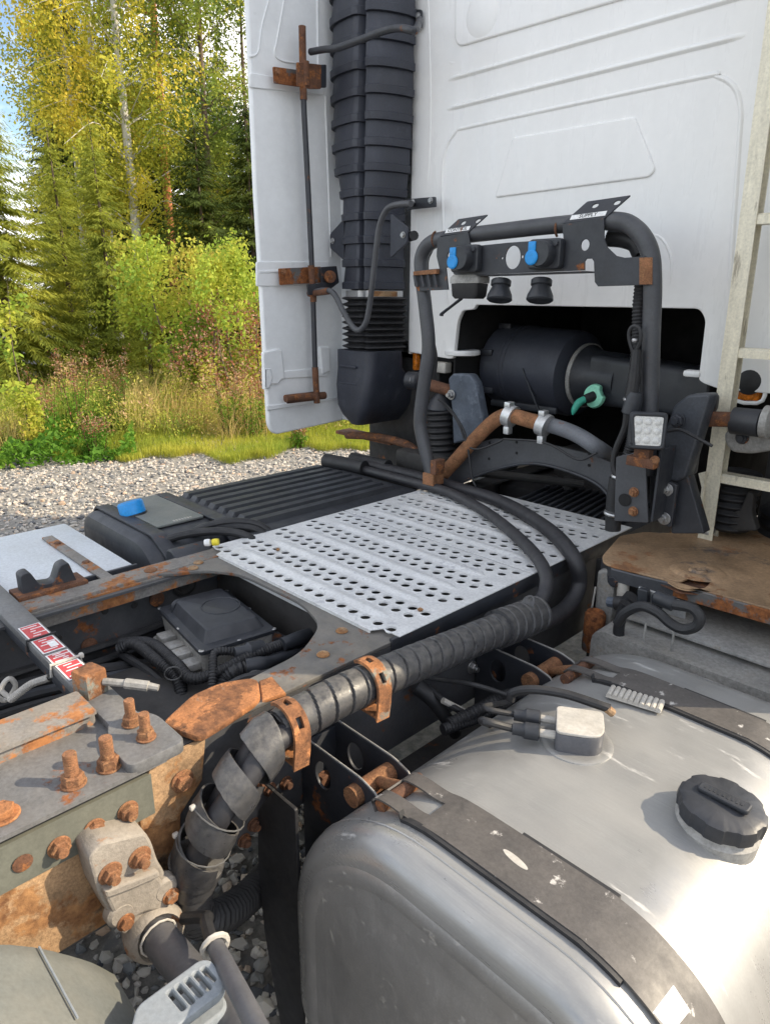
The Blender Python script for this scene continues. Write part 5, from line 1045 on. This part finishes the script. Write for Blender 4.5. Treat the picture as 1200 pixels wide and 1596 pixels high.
# arched cross member
AY = 2.27
am_ = part('arched_member', sheet(rnd(pp([(735, 694), (770, 683), (850, 690), (930, 710), (968, 728), (968, 800), (935, 757), (890, 735), (840, 722), (800, 724), (750, 738), (700, 760), (690, 742)], Y=AY), .02), .012), 'bar_tube', label='dark arched cross member below the air filter')
part('member_flange', tube(pp([(968, 800), (935, 758), (890, 736), (840, 723), (800, 725), (750, 739), (700, 761)], Y=AY-.01), .006, n=8), 'dark_paint', am_)
for px, py in ((762, 715), (805, 706), (805, 689), (918, 725), (918, 707), (763, 690)): bolt(P(px, py, Y=AY-.007), -Y_, .006, 'black_void', am_, 'pan', 'rivet')
TY = 2.22
tt = part('rusty_pipe', tube(pp([(688, 742), (708, 720), (735, 690), (765, 660), (785, 648), (800, 648), (825, 655), (845, 660)], Y=TY), .029, n=18, sm=6), 'rust', label='rusty bent pipe in front of the air filter'); 
part('pipe_end', tube(pp([(845, 660), (870, 666), (900, 678), (930, 697)], Y=TY+.02)+[P(950, 712, Y=2.36), P(965, 735, Y=2.48)], .029, n=18, sm=6), 'grey_tube', tt)
for px, py, dx in ((795, 648, .1), (848, 662, .15)):
    q = P(px, py, Y=TY); part('pipe_clamp', lathe([(.034, -.02), (.044, -.018), (.044, .018), (.034, .02)], q, (1, .05, -.25), 20), 'alu', tt); part('clamp_ear', box(q+V((0, -.01, -.055)), (.025, .03, .03)), 'alu', tt); part('clamp_ear', box(q+V((0, -.01, .045)), (.026, .035, .022)), 'alu', tt)
# cab suspension on the far rail
lb = part('suspension_bracket', prism(rnd(pp([(698, 590), (705, 582), (732, 583), (741, 596), (754, 664), (752, 680), (706, 692), (704, 640)], Y=2.33), .01), (0, .05, 0), bev=.008), 'blue_plate', label='worn bluish bracket of the cab suspension')
bolt(P(703, 615, Y=2.325), -Y_, .016, 'steel', lb, 'nut')
part('suspension_rod', tube([P(648, 594, Y=2.33), P(704, 609, Y=2.36)], .026, n=14, sm=1), 'rust_dark', lb); part('rubber_bush', lathe([(.03, -.03), (.04, -.02), (.04, .03), (.03, .04)], P(645, 593, Y=2.32), (-1, -.3, .0), 20), 'dark_paint', lb); bolt(P(641, 593, Y=2.30), (-1, -.5, 0), .016, 'steel', lb, 'nut')
cs = P(686, 640, Y=2.36); ce = P(690, 712, Y=2.36)
part('coil_spring', tube(fine([cs, cs.lerp(ce, .5), ce], .002), .062, n=20, sm=1, fr=lambda s, a: 1+.10*math.sin(s/.028*2*PI)), 'rubber', lb)
part('spring_top', lathe([(.05, 0), (.06, .01), (.045, .05), (.02, .08)], cs, Z_, 20), 'dark_paint', lb)
for pts in ([(683, 622), (700, 635), (720, 665), (728, 690), (735, 740), (742, 760)], [(690, 628), (712, 655), (728, 692), (745, 700), (775, 690), (785, 684)], [(785, 684), (850, 690), (900, 716), (930, 706)]): part('sensor_wire', tube(pp(pts, Y=2.20), .0045, n=6), 'rubber', lb)
part('corner_lamp', box(P(651, 563, Y=2.5), (.03, .05, .085), bev=.01), 'amber', cab); part('white_cap', box(P(688, 572, Y=2.47), (.09, .05, .05), bev=.008), 'cable_white', cab); part('white_ledge', lathe([(.06, 0), (.085, .006), (.085, .02), (.08, .026)], P(720, 554, Y=2.52), Z_, 24), 'cab_white', cab)
part('far_pipe', tube(pp([(541, 678), (580, 680), (620, 688), (645, 700), (660, 725), (672, 745)], Y=2.35), .02, n=12), 'rust_dark', None); part('rusty_bar', box(P(575, 680, Y=2.40), (.42, .10, .018), bev=.004), 'rust_dark')
part('valve_block', join(box((-.62, 2.35, 1.03), (.30, .16, .09), bev=.02), box((-.42, 2.34, 1.02), (.14, .12, .07), bev=.015)), 'engine_dark'); part('round_housing', lathe([(.10, 0), (.12, .02), (.12, .10), (.08, .12)], (-.75, 2.62, .99), Z_, 28), 'plastic_black')
# below the member: engine top with a grille
eg = part('engine_grille', box((.12, 2.55, .93), (.50, .42, .04), bev=.01), 'engine_dark')
for k in range(14): part('grille_slat', box((-.10+k*.034, 2.50, .958), (.012, .36, .016), rot=.12, bev=.003), 'plastic_black', eg)
part('engine_block', join(box((-.05, 2.85, .95), (.34, .16, .30), bev=.04), lathe([(.03, 0), (.03, .05), (.02, .055)], (-.12, 2.62, .95), Z_, 12), lathe([(.026, 0), (.026, .06), (.02, .065)], (-.03, 2.62, .95), Z_, 12)), 'engine_dark')
part('hydraulic_pipe', tube([(-.40, 2.42, 1.0), (-.15, 2.45, 1.02), (.05, 2.6, 1.0)], .018, n=10), 'engine_dark')
# --- right cab mount, harness and work lamp
mp_ = part('mount_post', prism(rnd(pp([(960, 712), (1005, 702), (1010, 815), (957, 812)], Y=2.02), .006), (0, .008, 0)), 'bar_tube', label='post of the cab mount with two rusty bolts')
part('post_side', prism(YZ(.612, [(2.02, 1.10), (2.02, 1.33), (2.12, 1.33), (2.12, 1.10)]), (.008, 0, 0)), 'dark_paint', mp_); part('post_hole', lathe([(.018, 0), (.021, .003), (.016, .004)], P(974, 779, Y=2.019), -Y_, 20), 'black_void', mp_)
for px, py in ((988, 767), (987, 797)): bolt(P(px, py, Y=2.019), -Y_, .014, 'rust', mp_, 'flange')
mt = part('mount_casting', prism(rnd(pp([(1012, 735), (1050, 632), (1072, 615), (1108, 614), (1085, 690), (1068, 745), (1052, 752)], Y=2.12), .012), (0, .07, 0), bev=.008), 'mount_dark', label='dark cast mount of the cab suspension', smooth=30)
MAT_ = None
part('mount_plate', prism(rnd(pp([(1012, 738), (1055, 756), (1046, 824), (1012, 808)], Y=2.10), .008), (0, .02, 0), bev=.004), 'dark_paint', mt); part('mount_leg', prism(rnd(pp([(1052, 750), (1070, 735), (1098, 832), (1046, 832)], Y=2.14), .006), (0, .05, 0), bev=.004), 'dark_paint', mt); part('mount_ear', prism(rnd(pp([(1072, 618), (1115, 616), (1112, 640), (1090, 660), (1080, 740), (1060, 745)], Y=2.22), .01), (0, .04, 0), bev=.005), 'dark_paint', mt)
for px, py in ((1039, 763), (1035, 808)): bolt(P(px, py, Y=2.098), -Y_, .015, 'steel', mt, 'nut')
bolt(P(1056, 655, Y=2.115), -Y_, .02, 'dark_paint', mt, 'flange')
part('mount_bar', tube([P(1078, 652, Y=2.2), P(1150, 654, Y=2.25)], .024, n=16, sm=1), 'rust_dark', mt); part('bush_barrel', lathe([(.03, 0), (.042, .005), (.042, .085), (.03, .09)], P(1140, 655, Y=2.26), (1, 0, .02), 24), 'plastic_black', mt); part('bush_end', lathe([(.05, 0), (.05, .02), (.03, .03)], P(1190, 657, Y=2.26), (1, 0, 0), 20), 'alu_dirty', mt)
part('damper_plate', prism(rnd(pp([(1128, 672), (1200, 668), (1215, 700), (1190, 705), (1170, 708), (1140, 705), (1128, 690)], Y=2.30), .015), (0, .05, 0), bev=.01), 'alu_dirty', mt); bolt(P(1157, 682, Y=2.298), -Y_, .018, 'dark_paint', mt, 'flange')
cs = P(1150, 735, Y=2.42); part('coil_spring', tube(fine([cs, cs+V((0, 0, -.1)), cs+V((0, 0, -.20))], .002), .07, n=20, sm=1, fr=lambda s, a: 1+.10*math.sin(s/.026*2*PI)), 'rubber', mt)
part('spring_arm', prism(rnd(pp([(1125, 812), (1155, 790), (1165, 765), (1175, 770), (1172, 800), (1180, 828), (1130, 828)], Y=2.36), .01), (0, .04, 0), bev=.006), 'engine_dark', mt); part('air_bellows', lathe([(.16, 0), (.17, .02), (.16, .035), (.17, .055), (.16, .07), (.17, .09), (.12, .11)], (.92, 2.62, .97), Z_, 28), 'rubber', mt)
# rear corner lamp behind the ladder
lmp = part('corner_lamp', box(P(1165, 604, Y=2.5), (.10, .05, .085), bev=.012), 'amber', cab); part('lamp_frame', tube(pp([(1140, 590), (1140, 622), (1180, 628), (1192, 616), (1194, 588)], Y=2.46), .007, n=8, sm=2), 'cab_white', cab); part('lamp_cover', lathe([(.04, -.01), (.045, .0), (.03, .01)], P(1168, 594, Y=2.455), -Y_, 20), 'rubber', cab)
part('cab_ledge', box(P(1080, 582, Y=2.46), (.06, .04, .025), bev=.01), 'cab_white', cab)
# harness
hn = part('harness_trunk', tube([P(955, 826, Y=2.06), P(957, 780, Y=2.06), P(962, 745, Y=2.06)], .026, n=14), 'rubber', label='taped black wiring harness beside the work lamp')
conduit([P(963, 745, Y=2.05), P(975, 720, Y=2.05), P(984, 690, Y=2.05), P(988, 655, Y=2.05)], .017, hn); part('harness', tube(pp([(962, 745), (956, 725), (960, 700), (975, 665), (982, 630), (988, 590), (992, 545)], Y=2.04), [.011, .010, .010, .012, .02, .017, .012], n=10), 'rubber', hn)
part('harness_boot', lathe([(.024, 0), (.028, .004), (.026, .05), (.02, .07)], P(982, 645, Y=2.04), (.15, 0, 1), 18), 'plastic_black', hn)
part('wire_loop', tube(pp([(990, 560), (981, 530), (981, 515), (988, 508), (997, 513), (998, 530), (991, 555), (992, 620)], Y=2.05), .006, n=8), 'rubber', hn)
part('harness', tube(pp([(996, 545), (1000, 590), (998, 640), (990, 690)], Y=2.07), .005, n=8), 'rubber', hn)
for px, py, r in ((984, 623, .024), (963, 743, .02), (955, 800, .028), (989, 530, .008)):
    q = P(px, py, Y=2.045); part('tape_ring', lathe([(r, -.005), (r+.002, 0), (r, .005)], q, (.1, 0, 1), 16), 'steel', hn)
part('lamp_wire', tube(pp([(1040, 672), (1060, 670), (1085, 682), (1110, 695)], Y=2.06), .005, n=8), 'rubber', hn)
# work lamp
wc = P(1008, 671, Y=1.95); F = frame_z(V((.62, -1, .12)).normalized())
def wl(a, b, c): return wc+F@V((a, b, c))
wlamp = part('work_lamp', loft([rnd([wl(a*s, b*s, d) for a, b in ((-.053, -.055), (.053, -.055), (.053, .055), (-.053, .055))], .014) for d, s in ((-.075, .72), (-.06, .85), (-.02, .93), (0, 1), (.012, 1), (.016, .96))]), 'plastic_black', label='square black work lamp with a clear lens')
part('lamp_lens', sheet(rnd([wl(a, b, .017) for a, b in ((-.041, -.043), (.041, -.043), (.041, .043), (-.041, .043))], .008), .003), 'lens', wlamp)
for i in range(3):
    for j in range(3): part('lens_dome', lathe([(.011, 0), (.009, .0012), (.004, .002)], wl(-.026+.026*i, -.027+.027*j, .0187), F@Z_, 14), 'lens', wlamp)
part('lamp_rim', tube([*rnd([wl(a, b, .018) for a, b in ((-.046, -.048), (.046, -.048), (.046, .048), (-.046, .048))], .012), wl(-.046+.012, -.048, .018)], .005, n=8, sm=1), 'plastic_black', wlamp)
part('lamp_bracket', join(box(wl(0, -.07, -.02), (.05, .03, .04), bev=.004), box(wl(.0, -.095, -.02), (.09, .035, .03), bev=.004)), 'rust_dark', wlamp); bolt(wl(.03, -.085, .01), F@Z_, .010, 'rust', wlamp, 'hex')
# --- rusty step with ladder
ST = .985
sp = rnd(pp([(938, 868), (966, 836), (1005, 830), (1045, 832), (1062, 820), (1110, 818), (1260, 812), (1320, 900), (1300, 985), (1200, 950), (1120, 928), (1050, 908), (990, 893), (952, 884), (940, 878)], Z=ST), .02)
hole = rnd(pp([(1032, 902), (1060, 908), (1080, 900), (1112, 904), (1098, 918), (1070, 920), (1056, 916)], Z=ST), .01)
st = part('step_plate', sheet(sp, .006, holes=[hole], bev=.002), 'step_rust', label='rust eaten tan step plate under the ladder')
rim = pp([(938, 870), (952, 887), (990, 897), (1050, 911), (1120, 931), (1200, 953), (1290, 983)], Z=ST-.004)
part('step_rim', loft([[p+V((0, 0, .004)), p+V((.003, -.004, 0)), p+V((.003, -.004, -.035)), p+V((-.004, .004, -.035))] for p in rim[:4]]), 'bar_tube', st); part('rusted_rim', loft([[p+V((0, 0, .004)), p+V((.003, -.004, 0)), p+V((.003, -.004, -.035)), p+V((-.004, .004, -.035))] for p in rim[3:]]), 'rusty_paint', st); part('step_crease', tube(pp([(985, 878), (1030, 856), (1110, 856)], Z=ST+.0015), .0025, n=6, sm=1), 'step_rust', st)
part('step_boss', lathe([(.080, 0), (.066, .006), (.04, .006), (.03, .003), (.026, .003), (.022, .010), (.008, .008), (.006, .002)], P(1087, 891, Z=ST+.002), Z_, 28), 'step_rust', st); part('step_stay', box((.80, 2.33, .93), (.45, .25, .08), bev=.01), 'engine_dark', st)
part('step_underside', sheet(pp([(1015, 895), (1130, 895), (1130, 930), (1060, 925), (1030, 912)], Z=ST-.012), .003), 'rust_dark', st)
mf = part('silencer_box', loft([rnd([V((x, y, z)) for x, z in ((.62, .25), (1.2, .25), (1.2, .845), (.62, .845))], .04) for y in (1.70, 1.705)]+[rnd([V((x, y, z)) for x, z in ((.62, .25), (1.2, .25), (1.2, .845), (.62, .845))], .04) for y in (2.2, 2.205)]), 'alu_dirty', label='dull aluminium silencer box under the step', smooth=40)
part('silencer_flange', box((.94, 1.95, .865), (.54, .30, .012), bev=.003), 'alu_dirty', mf)
for px, py in ((1005, 985), (1048, 1000)): part('silencer_dent', box(P(px, py, Y=1.70), (.006, .008, .06), bev=.003), 'alu_dirty', mf)
bc_ = P(1045, 950, Y=1.69); xdir = (P(1125, 968, Y=1.69)-P(1000, 922, Y=1.69)).normalized()
cnp = part('connector_plate', prism(pp([(995, 915), (1068, 940), (1066, 965), (996, 944)], Y=1.74), (0, .01, 0)), 'alu', mf)
for px, py in ((1006, 928), (1028, 936)): part('plug_socket', prism(rnd(pp([(px-8, py-14), (px+8, py-10), (px+8, py+12), (px-8, py+8)], Y=1.735), .006), (0, -.02, 0), bev=.003), 'plastic_black', cnp)
part('plug', tube(pp([(1022, 930), (1050, 942)], Y=1.70), .02, n=12, sm=1), 'plastic_black', cnp)
part('sensor_cable', tube(pp([(962, 972), (975, 955), (1000, 945), (1025, 955), (1045, 972), (1065, 981), (1085, 976), (1090, 962), (1078, 948), (1050, 942)], Y=1.67), .014, n=10), 'rubber', mf)
part('sensor_cable', tube(pp([(966, 1020), (964, 985), (968, 960), (975, 940)], Y=1.72), .016, n=10), 'rubber', mf)
vc = part('mount_column', prism(rnd(pp([(930, 890), (950, 886), (958, 905), (950, 1000), (955, 1030), (915, 1030), (925, 960)], Y=1.86), .01), (0, .06, 0), bev=.01), 'alu_dirty', label='grey cast column beside the deck plates')
part('canister', lathe([(.03, 0), (.032, .01), (.032, .12), (.026, .13), (.02, .12)], P(922, 1012, Y=1.80), Z_, 18), 'rusty_paint', vc); part('canister_fitting', tube(pp([(925, 1010), (940, 1008), (952, 1015)], Y=1.77), [.022, .016, .008], n=10), 'rust', vc)
part('column_pipe', tube(pp([(972, 895), (970, 935)], Y=1.86), .018, n=12, sm=1), 'cable_white', vc); bolt(P(957, 905, Y=1.85), -Y_, .016, 'dark_paint', vc, 'hex'); part('column_wire', tube(pp([(928, 915), (922, 950), (920, 965)], Y=1.84), .003, n=6), 'cable_white', vc)
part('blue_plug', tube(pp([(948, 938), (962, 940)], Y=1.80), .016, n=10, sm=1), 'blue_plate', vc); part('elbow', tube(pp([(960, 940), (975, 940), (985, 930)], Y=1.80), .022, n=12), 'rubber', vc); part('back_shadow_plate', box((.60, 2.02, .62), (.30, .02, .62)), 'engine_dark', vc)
# ladder
LY = 2.35
def lrail(x0, x1, s):
    pr = [(0, 0), (.048*s, 0), (.048*s, .005), (.005*s, .005), (.005*s, .060), (.044*s, .060), (.044*s, .066), (0, .066)]
    R_ = []
    for f in (0, 1):
        bx = x0+(x1-x0)*f; z = .985+f*2.0; R_.append([V((bx+a, LY-.045+b, z)) for a, b in pr])
    return loft(R_)
xb_, xt_ = P(1088, 830, Y=LY-.045), P(1197, 0, Y=LY-.045); sl_ = (xt_.x-xb_.x)/(xt_.z-xb_.z); lx0 = xb_.x+sl_*(.985-xb_.z); lx1 = lx0+2*sl_
ld = part('ladder', lrail(lx0, lx1, 1), 'ladder_alu', label='pale aluminium ladder standing on the rusty step', smooth=None); part('ladder_rail', lrail(lx0+.40, lx1+.40, -1), 'ladder_alu', ld, smooth=None)
for py, px in ((742, 1120), (549, 1148), (343, 1172), (150, 1190)):
    z = P(px, py, Y=LY-.01).z; f = (z-.985)/2.0; x = lx0+(lx1-lx0)*f
    R_ = [[V((xx, LY-.014+a, z+b)) for a, b in ((-.026, -.014), (.026, -.014), (.026, .010), (.020, .016), (-.020, .016), (-.026, .010))] for xx in (x+.005, x+.395)]
    part('rung', loft(R_), 'ladder_alu', ld, smooth=None)
part('ladder_foot', box(P(1104, 828, Y=LY-.02), (.03, .05, .02), bev=.004), 'steel', ld); bolt(P(1110, 782, Y=LY-.03), X_, .010, 'rust_dark', ld, 'pan', 'rivet'); part('ladder_clip', prism(pp([(1088, 738), (1099, 735), (1094, 805), (1088, 803), (1093, 760)], Y=LY-.05), (0, .006, 0)), 'ladder_alu', ld)
